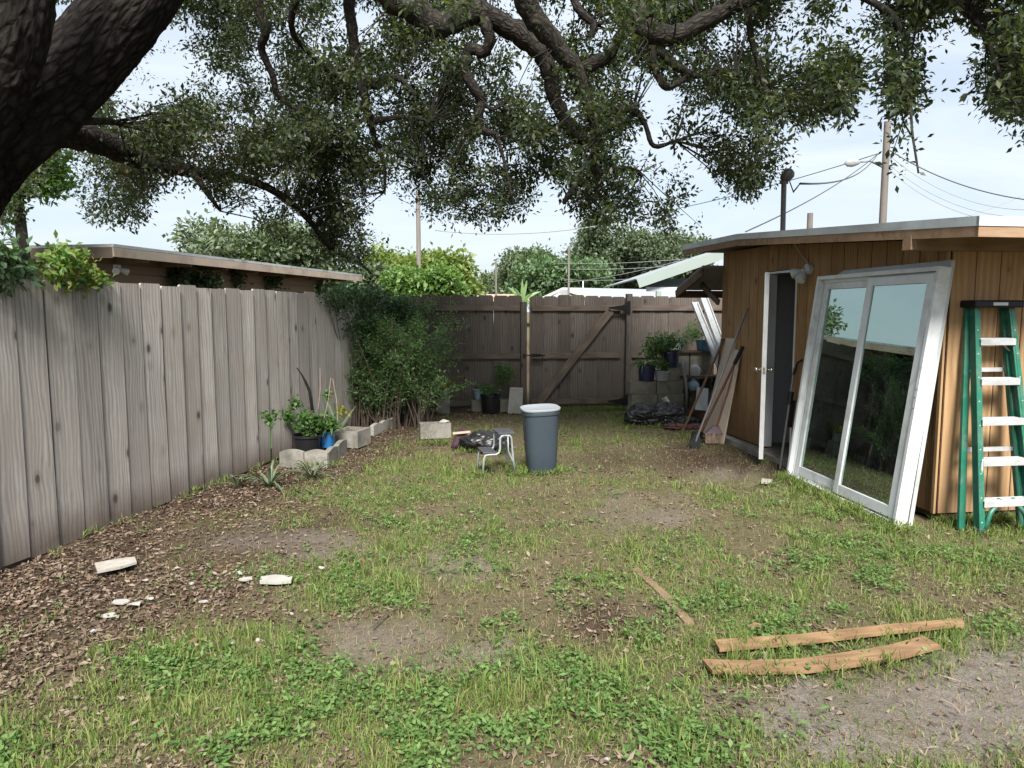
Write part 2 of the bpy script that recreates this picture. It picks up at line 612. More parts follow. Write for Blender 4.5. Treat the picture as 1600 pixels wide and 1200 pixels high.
M['pole_wood'] = mat_wood('utility pole wood', (0.1, 0.085, 0.075), (0.165, 0.145, 0.13), (0.22, 0.195, 0.175), knots=False)
M['wire'] = mat_plain('wire', (0.05, 0.05, 0.055), 0.6)
M['wire_pale'] = mat_plain('weathered wire', (0.25, 0.26, 0.27), 0.6)
M['galv'] = mat_plain('dull grey conduit', (0.16, 0.155, 0.15), 0.5, 0.5, 0.1)
M['tan_wall'] = mat_plain('tan painted siding', (0.2, 0.145, 0.095), 0.8, 0, 0.08, 2.0)
M['tan_trim'] = mat_plain('tan fascia paint', (0.42, 0.335, 0.26), 0.7, 0, 0.1, 2.0, 0.05, (0.1, 0.07, 0.05), 0.5)
M['shade_and_wall_brown'] = mat_plain('shaded fascia and wall brown', (0.13, 0.095, 0.07), 0.7, 0, 0.1, 2.0)  # shade of the fascia's end face put into colour; carport wall shares it
M['roof_edge'] = mat_plain('stained white gravel roof', (0.4, 0.42, 0.43), 0.9, 0, 0.2, 1.2, 0.1, (0.05, 0.05, 0.05), 0.9)
M['house_white'] = mat_plain('white house paint', (0.36, 0.385, 0.37), 0.7, 0, 0.04, 1.0)
M['house_roof'] = mat_plain('pale grey shingles', (0.24, 0.265, 0.285), 0.95, 0, 0.15, 6.0)
M['house_green'] = mat_plain('pale green trim', (0.22, 0.26, 0.245), 0.7, 0, 0.05, 1.0)
M['red_roof'] = mat_plain('tan tile roof', (0.35, 0.24, 0.18), 0.9, 0, 0.15, 3.0)
M['brown'] = mat_plain('brown cardboard', (0.17, 0.1, 0.065), 0.85, 0, 0.1)
M['red_mulch'] = mat_plain('red plastic sheet', (0.1, 0.035, 0.035), 0.8, 0, 0.3, 12.0, 0.4)
M['handle'] = mat_wood('old tool handle', (0.08, 0.05, 0.035), (0.16, 0.105, 0.07), (0.22, 0.15, 0.105), knots=False)
M['handle_red'] = mat_plain('worn red handle', (0.13, 0.04, 0.028), 0.55, 0, 0.2, 6.0, 0.05, (0.13, 0.085, 0.055), 0.8)
M['straw'] = mat_plain('broom bristle', (0.3, 0.22, 0.16), 0.9, 0, 0.25, 30.0)
M['beige_board'] = mat_plain('beige melamine board', (0.46, 0.385, 0.3), 0.6, 0, 0.05, 3.0, 0.02, (0.33, 0.28, 0.22), 0.3)
M['paper'] = mat_plain('chalky white scrap', (0.32, 0.31, 0.285), 0.85, 0, 0.15, 14.0, 0.4, (0.27, 0.22, 0.17), 0.75)
M['soil'] = mat_plain('potting soil', (0.03, 0.022, 0.016), 1.0, 0, 0.3, 30.0, 0.6)
M['bark'] = mat_bark('live oak bark', (0.006, 0.005, 0.0045), (0.029, 0.024, 0.0215))
M['bark_limb'] = mat_bark('oak limb bark', (0.012, 0.01, 0.009), (0.052, 0.045, 0.04), 2.0)
M['twig'] = mat_plain('dry twig', (0.08, 0.06, 0.045), 0.9)
M['oak'] = mat_leaf('live oak leaves', [(0.018, 0.028, 0.016), (0.03, 0.044, 0.025), (0.047, 0.063, 0.035), (0.08, 0.093, 0.044), (0.034, 0.05, 0.029)], 0.36, 0.45, (1.7, 1.8, 0.6), 0.25)
M['oak_brown'] = mat_leaf('browning oak leaves', [(0.03, 0.045, 0.018), (0.09, 0.06, 0.03), (0.05, 0.06, 0.025)], 0.25)
M['shrub'] = mat_leaf('fine green shrub leaves', [(0.065, 0.13, 0.05), (0.105, 0.195, 0.075), (0.18, 0.27, 0.11)], 0.42, 0.55)
M['vine_dark'] = mat_leaf('dark vine leaves', [(0.03, 0.06, 0.03), (0.05, 0.09, 0.04), (0.08, 0.125, 0.05)], 0.25, 0.45)
M['creeper'] = mat_leaf('bright creeper leaves', [(0.06, 0.12, 0.03), (0.09, 0.17, 0.035), (0.13, 0.19, 0.04), (0.2, 0.17, 0.05)], 0.35)
M['bright'] = mat_leaf('bright green leaves', [(0.04, 0.09, 0.02), (0.065, 0.135, 0.03), (0.1, 0.17, 0.04)], 0.4)
M['yellowgreen'] = mat_leaf('yellow green leaves', [(0.1, 0.15, 0.035), (0.15, 0.2, 0.05), (0.2, 0.235, 0.06)], 0.35)
M['limegreen'] = mat_leaf('lime green leaves', [(0.085, 0.16, 0.045), (0.125, 0.21, 0.06), (0.17, 0.25, 0.075)], 0.35)
M['far_grey'] = mat_leaf('grey green leaves', [(0.07, 0.1, 0.06), (0.11, 0.145, 0.08), (0.15, 0.185, 0.11)], 0.3)
M['far_green'] = mat_leaf('mid green leaves', [(0.06, 0.105, 0.055), (0.09, 0.15, 0.07), (0.125, 0.185, 0.09)], 0.3)
M['far_dark'] = mat_leaf('deep green leaves', [(0.06, 0.085, 0.055), (0.095, 0.125, 0.075), (0.135, 0.165, 0.1)], 0.3)
M['pot_plant'] = mat_leaf('pot plant leaves', [(0.03, 0.08, 0.02), (0.06, 0.13, 0.03), (0.11, 0.19, 0.05)], 0.3)
M['spear'] = mat_leaf('grey green spear leaves', [(0.06, 0.085, 0.05), (0.09, 0.12, 0.07), (0.12, 0.15, 0.09)], 0.15)
M['croton'] = mat_leaf('yellow striped leaves', [(0.06, 0.1, 0.02), (0.2, 0.22, 0.04), (0.33, 0.28, 0.04), (0.08, 0.11, 0.02)], 0.3)
M['banana'] = mat_leaf('banana leaves', [(0.17, 0.27, 0.11), (0.27, 0.38, 0.2)], 0.4)
M['grass'] = mat_leaf('lawn grass', [(0.07, 0.125, 0.03), (0.11, 0.18, 0.042), (0.16, 0.225, 0.055), (0.25, 0.25, 0.1), (0.13, 0.19, 0.045)], 0.3, 0.6, (1.4, 1.5, 0.6), 0.25)
M['grass_dry'] = mat_leaf('dry grass', [(0.2, 0.155, 0.088), (0.3, 0.245, 0.15), (0.17, 0.13, 0.08)], 0.2, 0.8, (1.2, 1.1, 0.8), 0.1)
M['weed'] = mat_leaf('broad weeds', [(0.065, 0.125, 0.035), (0.1, 0.175, 0.05), (0.15, 0.225, 0.07)], 0.3, 0.55, (1.4, 1.6, 0.6), 0.25)
M['litter'] = mat_leaf('fallen oak leaves', [(0.05, 0.034, 0.025), (0.11, 0.078, 0.056), (0.165, 0.122, 0.09), (0.24, 0.19, 0.145), (0.075, 0.05, 0.036), (0.14, 0.08, 0.05)], 0.05, 0.8, (1, 1, 1), 0.2)


def mat_glass():
    m, nt, b = newmat('tinted coated window glass')
    nt.nodes.remove(b)
    gl = nd(nt, 'ShaderNodeBsdfGlossy', i_Roughness=0.0)
    gl.inputs[0].default_value = (0.8, 1.0, 0.92, 1)
    tr = nd(nt, 'ShaderNodeBsdfTransparent')
    tr.inputs[0].default_value = (0.4, 0.47, 0.44, 1)
    fr = nd(nt, 'ShaderNodeFresnel', i_IOR=1.5)
    fac = math_n(nt, 'ADD', math_n(nt, 'MULTIPLY', fr.outputs[0], 0.7), 0.34)
    mx = nd(nt, 'ShaderNodeMixShader')
    nt.links.new(fac, mx.inputs[0])
    nt.links.new(tr.outputs[0], mx.inputs[1])
    nt.links.new(gl.outputs[0], mx.inputs[2])
    du = nd(nt, 'ShaderNodeBsdfDiffuse')
    du.inputs[0].default_value = (0.4, 0.4, 0.37, 1)
    gv = coords(nt, (3, 3, 1.2), False)
    dm = ramp(nt, noise(nt, gv, 2.5, 8.0, 0.7, 1.0), [(0.4, 0.0), (0.75, 0.05)])
    m2 = nd(nt, 'ShaderNodeMixShader')
    nt.links.new(dm, m2.inputs[0])
    nt.links.new(mx.outputs[0], m2.inputs[1])
    nt.links.new(du.outputs[0], m2.inputs[2])
    nt.links.new(m2.outputs[0], nt.nodes['Material Output'].inputs['Surface'])
    return m


M['glass'] = mat_glass()


def mat_ground():
    m, nt, b = newmat('yard ground')
    tc = nd(nt, 'ShaderNodeTexCoord')
    v = tc.outputs['Object']
    at = nd(nt, 'ShaderNodeAttribute', attribute_name='patch')
    sp = nd(nt, 'ShaderNodeSeparateColor')
    nt.links.new(at.outputs['Color'], sp.inputs[0])
    n1 = noise(nt, v, 1.3, 6.0, 0.65)
    n2 = noise(nt, v, 26.0, 6.0, 0.7)
    n3 = noise(nt, v, 110.0, 4.0, 0.7)
    thatch = ramp(nt, mixc(nt, 0.5, n2, n3), [(0.3, (0.05, 0.04, 0.027)), (0.52, (0.125, 0.1, 0.064)), (0.72, (0.23, 0.19, 0.125))])
    green = ramp(nt, mixc(nt, 0.4, n2, n3), [(0.32, (0.04, 0.044, 0.018)), (0.55, (0.1, 0.1, 0.042)), (0.75, (0.18, 0.165, 0.08))])
    soil = ramp(nt, mixc(nt, 0.55, n2, n3), [(0.3, (0.07, 0.058, 0.05)), (0.5, (0.165, 0.142, 0.122)), (0.74, (0.29, 0.255, 0.225))])
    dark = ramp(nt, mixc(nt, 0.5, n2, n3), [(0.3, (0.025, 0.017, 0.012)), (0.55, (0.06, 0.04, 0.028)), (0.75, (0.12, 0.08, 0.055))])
    c = mixc(nt, ramp(nt, n1, [(0.4, 0.15), (0.62, 0.75)]), thatch, green)
    c = mixc(nt, sp.outputs[0], c, soil)
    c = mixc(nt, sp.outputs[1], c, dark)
    nt.links.new(c, b.inputs['Base Color'])
    b.inputs['Roughness'].default_value = 1.0
    b.inputs['Specular IOR Level'].default_value = 0.1
    bump(nt, b, mixc(nt, 0.5, n2, n3), 0.9, 0.025)
    return m


M['ground'] = mat_ground()

# ------------------------------------------------------------------ layout lines
# left fence: straight line towards a vanishing point at photo x = 1013
LF0 = G(0, 890)
LFD = Vector((213 / F / 1.005, 1.0, 0)).normalized()
LFN = Vector((LFD.y, -LFD.x, 0))                     # towards the yard
# shed: wall with the door (A) and wall with the ladder (B)
SA0 = G(1461, 815)                                   # near corner
SA1 = G(1124, 680)                                   # far corner
TA = (SA1 - SA0).normalized()
LA = (SA1 - SA0).length
NA = Vector((-TA.y, TA.x, 0))                        # outward, to the yard
if NA.x > 0: NA = -NA
TB = -NA                                             # along wall B, to the right
NB = -TA                                             # outward of wall B, to the camera
# back fence, square to the shed
BF0 = G(822, 641)
BFD = TB.copy()
BFN = Vector((BFD.y, -BFD.x, 0))                     # towards the yard


def isect(p, d, q, e):
    """p + d*t meets q + e*s -> t"""
    cr = d.x * e.y - d.y * e.x
    w = q - p
    return (w.x * e.y - w.y * e.x) / cr


LF_END = isect(LF0, LFD, BF0, BFD)

# ------------------------------------------------------------------ ground
ELL_SOIL = [(430, 845, 110, 26, .85), (610, 985, 90, 24, 0.42), (1440, 1125, 260, 66, 1.0), (560, 1010, 60, 18, 0.4), (720, 1020, 120, 24, .45), (1010, 800, 80, 25, 0.4), (1580, 1070, 120, 60, 1.0),
            (1150, 730, 60, 14, 0.6), (730, 880, 70, 24, 0.4), (1290, 1090, 90, 26, .9)]
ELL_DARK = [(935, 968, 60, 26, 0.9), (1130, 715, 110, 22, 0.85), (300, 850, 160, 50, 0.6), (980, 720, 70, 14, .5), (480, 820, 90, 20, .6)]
ELL_GREEN = [(330, 1085, 170, 80, 1.0), (520, 915, 110, 45, 0.9), (690, 850, 150, 45, 0.8), (1080, 1010, 120, 60, 0.8), (1480, 860, 230, 40, 1.0), (920, 1100, 260, 80, 0.75),
             (880, 1030, 60, 25, 0.9), (1560, 1000, 60, 30, .8), (640, 760, 160, 40, .7), (1150, 960, 90, 40, .6), (600, 1150, 120, 50, .6), (1270, 790, 130, 40, .8), (60, 1170, 120, 50, .5), (1000, 640, 120, 14, 1.0),
             (430, 1010, 70, 40, .5), (720, 680, 60, 20, .4), (1040, 880, 150, 60, .5), (1130, 1130, 110, 60, .5)]


def ell(px, py, lst, ox):
    px = px + 60 * (vn(px, py, 0.02, ox) - 0.5)
    py = py + 30 * (vn(px, py, 0.03, ox + 4) - 0.5)
    m = np.zeros_like(px)
    for cx, cy, rx, ry, w in lst:
        d = np.sqrt(((px - cx) / rx) ** 2 + ((py - cy) / ry) ** 2)
        m = np.maximum(m, w * np.clip(1.6 - d, 0, 1))
    return m


def masks(X, Y):
    """soil, litter, green in 0..1 at ground points"""
    X = np.asarray(X, float)
    Y = np.asarray(Y, float)
    px, py = proj(X, np.maximum(Y, 0.4), np.zeros_like(X))
    ahead = Y > 1.2
    soil = np.where(ahead, ell(px, py, ELL_SOIL, 3.1), 0)
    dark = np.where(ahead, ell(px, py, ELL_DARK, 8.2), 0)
    green = np.where(ahead, ell(px, py, ELL_GREEN, 5.5), 0.4)
    # strip of fallen leaves along the left fence, and under the shrub at the back corner
    dl = (X - LF0.x) * LFN.x + (Y - LF0.y) * LFN.y
    wob = fbm(X, Y, 1.4, 2.0)
    wid = np.interp(Y, [1.5, 2.6, 3.6, 5, 7, 9, 12], [2.3, 2.0, 1.65, 1.3, 0.95, 1.3, 1.2])
    lit = np.clip(1.25 - dl / wid + (wob - 0.5) * 1.3, 0, 1) * (dl > -0.5)
    db = (X - BF0.x) * BFN.x + (Y - BF0.y) * BFN.y
    lit = np.maximum(lit, 0.75 * np.clip(1.2 - db / 1.3 + (wob - 0.5) * 1.4, 0, 1) * (X < 0.6))
    return soil, np.clip(dark, 0, 1), green, lit


def gz(X, Y):
    X = np.asarray(X, float)
    Y = np.asarray(Y, float)
    return 0.05 * (fbm(X, Y, 0.7, 1.0) - 0.5) + 0.025 * (vn(X, Y, 5.0, 4.0) - 0.5) - 0.01


def axis_pts(lo, hi, step, far):
    a = np.arange(lo, hi + 1e-6, step)
    k = [0.3, 0.8, 1.8, 4, 8, 15, 30, 60, 120, 250, far]
    return np.concatenate([[lo - q for q in k[::-1]], a, [hi + q for q in k]])


gx, gy = axis_pts(-4.6, 5.0, 0.05, 500), axis_pts(0.6, 13.2, 0.05, 700)
GX, GY = np.meshgrid(gx, gy)
nx, ny = len(gx), len(gy)
fade = np.clip(1 - np.maximum(np.abs(GX) - 8, 0) / 20, 0, 1) * np.clip(1 - np.maximum(np.abs(GY - 6) - 12, 0) / 20, 0, 1)
GZ = gz(GX, GY) * fade
Vg = np.stack([GX.ravel(), GY.ravel(), GZ.ravel()], 1)
idx = np.arange(nx * ny).reshape(ny, nx)
Tg = np.stack([idx[:-1, :-1].ravel(), idx[:-1, 1:].ravel(), idx[1:, 1:].ravel(), idx[1:, :-1].ravel()], 1)
ground = np_mesh('ground', Vg, Tg, M['ground'], org=Vector((0, 0, 0)), smooth=True)
tag(ground, kind='structure')
s_, d_, g_, l_ = masks(GX.ravel(), GY.ravel())
att = ground.data.attributes.new('patch', 'FLOAT_COLOR', 'POINT')
pc = np.stack([np.clip(s_ * (0.1 + 1.7 * fbm(GX.ravel(), GY.ravel(), 4)), 0, 1), np.clip(np.maximum(d_, l_ * 0.95) * (0.55 + fbm(GX.ravel(), GY.ravel(), 5, 3)), 0, 1), g_, np.ones(nx * ny)], 1)
att.data.foreach_set('color', pc.astype(np.float32).ravel())


# ------------------------------------------------------------------ fences
def picket_mesh(w, h, t, ear, seed):
    r = random.Random(seed)
    mb = MB()
    x0, x1 = -w / 2, w / 2
    lean = r.uniform(-0.006, 0.006)
    bow = r.uniform(-0.006, 0.006)
    n = 5
    L, R = [], []
    for i in range(n):
        z = (h - ear) * i / (n - 1)
        o = bow * math.sin(PI * i / (n - 1)) + lean * i / (n - 1)
        L.append((x0 + o, z))
        R.append((x1 + o, z))
    prof = L + ([(x0 + ear + lean, h), (x1 - ear + lean, h)] if ear else []) + R[::-1]
    k = len(prof)
    cup = r.uniform(-0.002, 0.004)
    vs = [(x, -t / 2 + (cup if abs(x) > w * .4 else 0), z) for x, z in prof] + [(x, t / 2, z) for x, z in prof]
    fs = [tuple(range(k))[::-1], tuple(range(k, 2 * k))] + [(i, (i + 1) % k, k + (i + 1) % k, k + i) for i in range(k)]
    mb.add(vs, [f[::-1] for f in fs])
    me = bpy.data.meshes.new('picket')
    me.from_pydata([tuple(v) for v in mb.v], [], mb.f)
    me.validate()
    return me


def piece(name, me, mat, parent, loc, rz, rx=0.0, ry=0.0):
    o = bpy.data.objects.new(name, me)
    COL.objects.link(o)
    if not me.materials:
        me.materials.append(mat)
    o.parent = parent
    o.location = Vector(loc) - ORG[parent.name]
    o.rotation_euler = (rx, ry, rz)
    return o


left_fence = thing('wood_fence', 'tall weathered grey picket fence running along the left of the yard', 'fence', LF0)
PM = [picket_mesh(0.224, 1.83, 0.02, 0.012, i) for i in range(6)]
for me in PM: me.materials.append(M['fence'])
pitch = 0.239
rzl = math.atan2(LFD.y, LFD.x)
k0, k1 = -6, int(LF_END / pitch) - 0
for k in range(k0, k1 + 1):
    r = random.Random(k * 3 + 1)
    s = k * pitch + 0.11
    p = LF0 + LFD * s + LFN * r.uniform(-.006, .006) + Vector((0, 0, r.uniform(-0.012, 0.012)))
    piece('picket', PM[r.randrange(6)], M['fence'], left_fence, p, rzl - r.uniform(.04, .085), 0, r.uniform(-0.004, 0.004))
for k in range(k0, k1 + 1):                            # board-on-board: a rear board closes every gap
    r = random.Random(k * 5 + 2)
    p = LF0 + LFD * (k * pitch + 0.11 + pitch / 2) - LFN * 0.026 + Vector((0, 0, r.uniform(-0.02, -.005)))
    o = piece('rear_picket', PM[r.randrange(6)], M['fence'], left_fence, p, rzl)
    o.scale = (.55, 1, 1)
for z in (0.3, 0.95, 1.6):
    MB().bar(LF0 + LFD * (k0 * pitch) - LFN * 0.06 + Vector((0, 0, z)), LF0 + LFD * (LF_END - 0.1) - LFN * 0.06 + Vector((0, 0, z)), 0.09, 0.038).build('rail', M['rail'], left_fence)
for s in np.arange(-1.2, LF_END, 2.4):
    MB().box(LF0 + LFD * float(s) - LFN * 0.13 + Vector((0, 0, 0.9)), (0.09, 0.09, 1.8), rzl).build('post', M['fence_back'], left_fence)

# back fence: pickets behind, rails on the yard side
back_fence = thing('wood_fence', 'dark brown dog-ear picket fence across the back of the yard', 'fence', BF0)
gate = thing('fence_gate', 'brown wooden gate with a diagonal brace in the back fence', 'gate', BF0)
QM = [picket_mesh(0.236, 1.86, 0.018, 0.028, 20 + i) for i in range(6)]
for me in QM: me.materials.append(M['fence_back'])
rzb = math.atan2(BFD.y, BFD.x)


def bs(x):
    """distance along the back fence for photo column x"""
    p = onplane(x, 560, BF0, BFN)
    return (p - BF0).dot(BFD)


sL = (LF0 + LFD * LF_END - BF0).dot(BFD)
gap0 = 0.03                                           # open slit between latch post and gate
sgate0, sgate1 = bs(828), bs(975)
sR = bs(1175)
bp = 0.242


def back_pickets(parent, s0, s1, name='picket'):
    n = max(1, round((s1 - s0) / bp))
    w = (s1 - s0) / n
    for i in range(n):
        r = random.Random(i * 7 + int(s0 * 31))
        s = s0 + (i + 0.5) * w
        p = BF0 + BFD * s - BFN * 0.05 + Vector((0, 0, r.uniform(-0.018, 0.012)))
        o = piece(name, QM[r.randrange(6)], M['fence_back'], parent, p, rzb, 0, r.uniform(-.004, .004))
        o.scale = ((w + 0.004) / 0.236, 1, 1)
        o.location += BFN * (0.0045 if i % 2 else -0.0045)


def rail(parent, s0, s1, z, h=0.085, name='rail', mat='rail', off=-0.022, t=0.036):
    a, b = BF0 + BFD * s0 + BFN * off + Vector((0, 0, z)), BF0 + BFD * s1 + BFN * off + Vector((0, 0, z))
    me_o = MB()
    L = (b - a).length
    me_o.obox((0, -t / 2, -h / 2), (L, 0, 0), (0, t, 0), (0, 0, h))
    me = bpy.data.meshes.new(name)
    me.from_pydata([tuple(v) for v in me_o.v], [], me_o.f)
    dirv = (b - a).normalized()
    o = piece(name, me, M[mat], parent, a, math.atan2(dirv.y, dirv.x))
    return o


back_pickets(back_fence, sL + 0.02, -0.07)
back_pickets(back_fence, sgate1 + 0.03, sR)
back_pickets(gate, sgate0, sgate1 + .02)
for z in (0.13, 0.885, 1.66):
    rail(back_fence, sL + 0.05, -0.1, z)
    rail(back_fence, sgate1 + 0.12, sR, z)
    rail(gate, sgate0 + 0.03, sgate1 - 0.06, z, 0.088, 'gate_rail', 'brace')
for s, top in ((-0.045, 1.76), (sgate1 + 0.065, 1.89), (sL + 2.0 - 2.4, 1.7)):
    if s < sL: continue
    MB().box(BF0 + BFD * s + BFN * 0.012 + Vector((0, 0, top / 2)), (0.095, 0.095, top), rzb).build('post', M['fence_back'], back_fence, bevel=0.004)
# diagonal brace
a = BF0 + BFD * (sgate0 + 0.14) + BFN * 0.017 + Vector((0, 0, 0.12))
b = BF0 + BFD * (sgate1 - 0.24) + BFN * 0.017 + Vector((0, 0, 1.62))
dv = b - a
bm_ = MB().obox((0, -0.018, -0.06), (dv.length, 0, 0), (0, 0.036, 0), (0, 0, 0.12))
me = bpy.data.meshes.new('diagonal_brace')
me.from_pydata([tuple(v) for v in bm_.v], [], bm_.f)
o = piece('diagonal_brace', me, M['brace'], gate, a, rzb, 0, -math.asin(dv.z / dv.length))
# hinges: tapering strap from a vertical leaf, and the latch
for z in (1.66, 0.13):
    mb = MB()
    h0 = BF0 + BFD * (sgate1 + 0.05) + BFN * 0.064 + Vector((0, 0, z))
    ey = BFN * 0.006
    mb.obox(h0 - BFD * 0.02 - Vector((0, 0, .11)), BFD * 0.045, ey, Vector((0, 0, 0.22)))
    e = h0 - BFD * 0.34
    vs = [h0 - BFD * .02 + Vector((0, 0, .055)), h0 - BFD * .02 - Vector((0, 0, .055)), e - Vector((0, 0, .012)), e + Vector((0, 0, .012))]
    mb.add(vs + [v + ey for v in vs], [(0, 1, 2, 3), (7, 6, 5, 4), (0, 3, 7, 4), (1, 0, 4, 5), (2, 1, 5, 6), (3, 2, 6, 7)])
    for q in (.09, -.09):
        mb.bar(h0 + Vector((0, 0, q)) - BFD * .01, h0 - BFD * .1 + Vector((0, 0, q * .45)), .014, .005)
    mb.build('strap_hinge', M['iron'], gate)
mb = MB()
l0 = BF0 + BFN * 0.07 + Vector((0, 0, 0.9))
mb.bar(l0 + BFD * 0.0, l0 + BFD * 0.3, 0.018, 0.018).bar(l0 + BFD * 0.08, l0 + BFD * 0.24, 0.05, 0.008).bar(l0 - BFD * .06, l0 - BFD * .02, .05, .02)
mb.tube([l0 + BFD * .26, l0 + BFD * .26 - Vector((0, 0, .05))], .008, 8)
mb.build('slide_latch', M['iron'], gate)

# ------------------------------------------------------------------ shed
shed = thing('wooden_shed', 'brown plywood shed with a low flat roof on the right', 'shed', SA0)
S_E, S_K, S_F = -0.75, 2.72, LA + 0.35               # eave, knee, far end along wall A
OVL = 0.42                                            # rake overhang
Z_E, Z_K, Z_F = 2.215, 2.455, 2.47


def zroof(s):
    return float(np.interp(s, [S_E, S_K, S_F], [Z_E, Z_K, Z_F]))


def SP3(s, o, z):
    """shed point: s along wall A, o outward of wall A (left), z up"""
    return SA0 + TA * s + NA * o + Vector((0, 0, z))


DS0, DS1, DZ = 0, 0, 2.02
pd0, pd1 = onplane(1243, 560, SA0, NA), onplane(1196, 560, SA0, NA)
DS0, DS1 = (pd0 - SA0).dot(TA), (pd1 - SA0).dot(TA)   # door opening along wall A


def board_piece(name, parent, base, along, out, w, z0, z1a, z1b, mat, t=0.016):
    """vertical siding board with its own local frame (x along, y out, z up); top may slope"""
    vs = [(0, 0, z0), (w, 0, z0), (w, 0, z1b), (0, 0, z1a), (0, t, z0), (w, t, z0), (w, t, z1b), (0, t, z1a)]
    fs = [(0, 1, 2, 3), (7, 6, 5, 4), (0, 4, 5, 1), (1, 5, 6, 2), (2, 6, 7, 3), (3, 7, 4, 0)]
    me = bpy.data.meshes.new(name)
    yv = Vector((-along.y, along.x, 0))
    sg = 1 if yv.dot(out) > 0 else -1
    if sg < 0:
        vs = [(x, -y, z) for x, y, z in vs]
        fs = [f[::-1] for f in fs]
    me.from_pydata(vs, [], [f[::-1] for f in fs])
    me.validate()
    return piece(name, me, mat, parent, base, math.atan2(along.y, along.x))


wallA = MB()
wallA.obox(SP3(0.02, -0.06, 0.02), TA * (DS0 - 0.02), -NA * -0.05, Vector((0, 0, 2.1)))
wallA.obox(SP3(DS1, -0.06, 0.02), TA * (LA - DS1), NA * 0.05, Vector((0, 0, 2.32)))
wallA.obox(SP3(DS0, -0.06, DZ), TA * (DS1 - DS0), NA * 0.05, Vector((0, 0, 0.32)))
wallA.build('wall', M['backing'], shed)
MB().obox(SP3(-0.0, -0.06, 0.02), TB * 5, TA * 0.05, Vector((0, 0, 2.08))).build('wall', M['backing'], shed)
MB().obox(SP3(LA - 0.06, -0.06, 0.02), TB * 5, TA * 0.05, Vector((0, 0, 2.3))).build('wall', M['siding'], shed)
MB().obox(SP3(0.06, -5.0, 0.02), TA * (LA - .12), TB * 0.05, Vector((0, 0, 2.1))).build('wall', M['backing'], shed)
s, wB = 0.0, 0.203
i = 0
cuts = sorted(set([0.0, DS0, DS1, LA] + [DS1 + wB * k for k in range(1, int((LA - DS1) / wB) + 1)] + [DS0 - wB * k for k in range(1, int(DS0 / wB) + 1)] + [DS0 + wB * k for k in range(1, int((DS1 - DS0) / wB) + 1)]))
cuts = [c for j, c in enumerate(cuts) if j == 0 or c - cuts[j - 1] > 0.03]
for c0, c1 in zip(cuts[:-1], cuts[1:]):
    mid = (c0 + c1) / 2
    z0 = DZ + 0.03 if DS0 < mid < DS1 else 0.07
    board_piece('siding_board', shed, SP3(c0 + 0.006, 0, 0), TA, NA, c1 - c0 - 0.012, z0, zroof(c0) - 0.12, zroof(c1) - 0.12, M['siding'])
for k in range(26):
    board_piece('siding_board', shed, SP3(0, -0.005 - wB * k, 0) + NB * 0.0, TB, NB, wB - 0.009, 0.07, 2.12, 2.12, M['siding_new'])
MB().obox(SP3(-0.022, 0.02, 0.07), TA * 0.03, NA * 0.018, Vector((0, 0, 2.05))).build('corner_trim', M['siding_new'], shed)
# roof in two planes, with drip edge over a wood fascia
def slab(o0, o1, th, dz, name, mat, s0=S_E, s1=S_F):
    mb = MB()
    ss = [s0] + ([S_K] if s0 < S_K < s1 else []) + [s1]
    for u, v in zip(ss[:-1], ss[1:]):
        za, zb = zroof(u) + dz, zroof(v) + dz
        q = [SP3(u, o0, za - th), SP3(v, o0, zb - th), SP3(v, o1, zb - th), SP3(u, o1, za - th)]
        q2 = [SP3(u, o0, za), SP3(v, o0, zb), SP3(v, o1, zb), SP3(u, o1, za)]
        fs = [(0, 1, 2, 3), (7, 6, 5, 4), (0, 4, 5, 1), (1, 5, 6, 2), (2, 6, 7, 3), (3, 7, 4, 0)]
        mb.add(q + q2, fs)
    o = mb.build(name, mat, shed)
    bm = bmesh.new(); bm.from_mesh(o.data); bmesh.ops.recalc_face_normals(bm, faces=bm.faces); bm.to_mesh(o.data); bm.free()
    return o


slab(OVL - 0.03, -5.2, 0.03, -0.005, 'roof', M['shingle'])
slab(OVL - 0.04, -5.1, 0.06, -0.037, 'roof_deck', M['lumber_dark'], S_E + .03, S_F - .02)
slab(OVL, OVL - 0.025, 0.062, 0.0, 'drip_edge', M['drip'])
slab(OVL - 0.004, OVL - 0.03, 0.065, -0.0645, 'fascia', M['lumber'], S_E + .01, S_F - .01)
MB().obox(SP3(S_E - .001, OVL, Z_E - 0.062), TB * 5.6, TA * 0.024, Vector((0, 0, 0.062))).build('drip_edge', M['drip'], shed)
MB().obox(SP3(S_E + 0.005, OVL - .004, Z_E - 0.13), TB * 5.6, TA * 0.026, Vector((0, 0, 0.065))).build('fascia', M['lumber'], shed)
# beam in front of wall B that carries the eave
a = SP3(-0.12, OVL + 0.0, 2.105)
bmb = MB().obox((0, 0, -0.05), (5.4, 0, 0), (0, 0.09, 0), (0, 0, 0.1))
me = bpy.data.meshes.new('eave_beam')
me.from_pydata([tuple(v) for v in bmb.v], [], bmb.f)
piece('eave_beam', me, M['lumber'], shed, a, math.atan2(TB.y, TB.x))
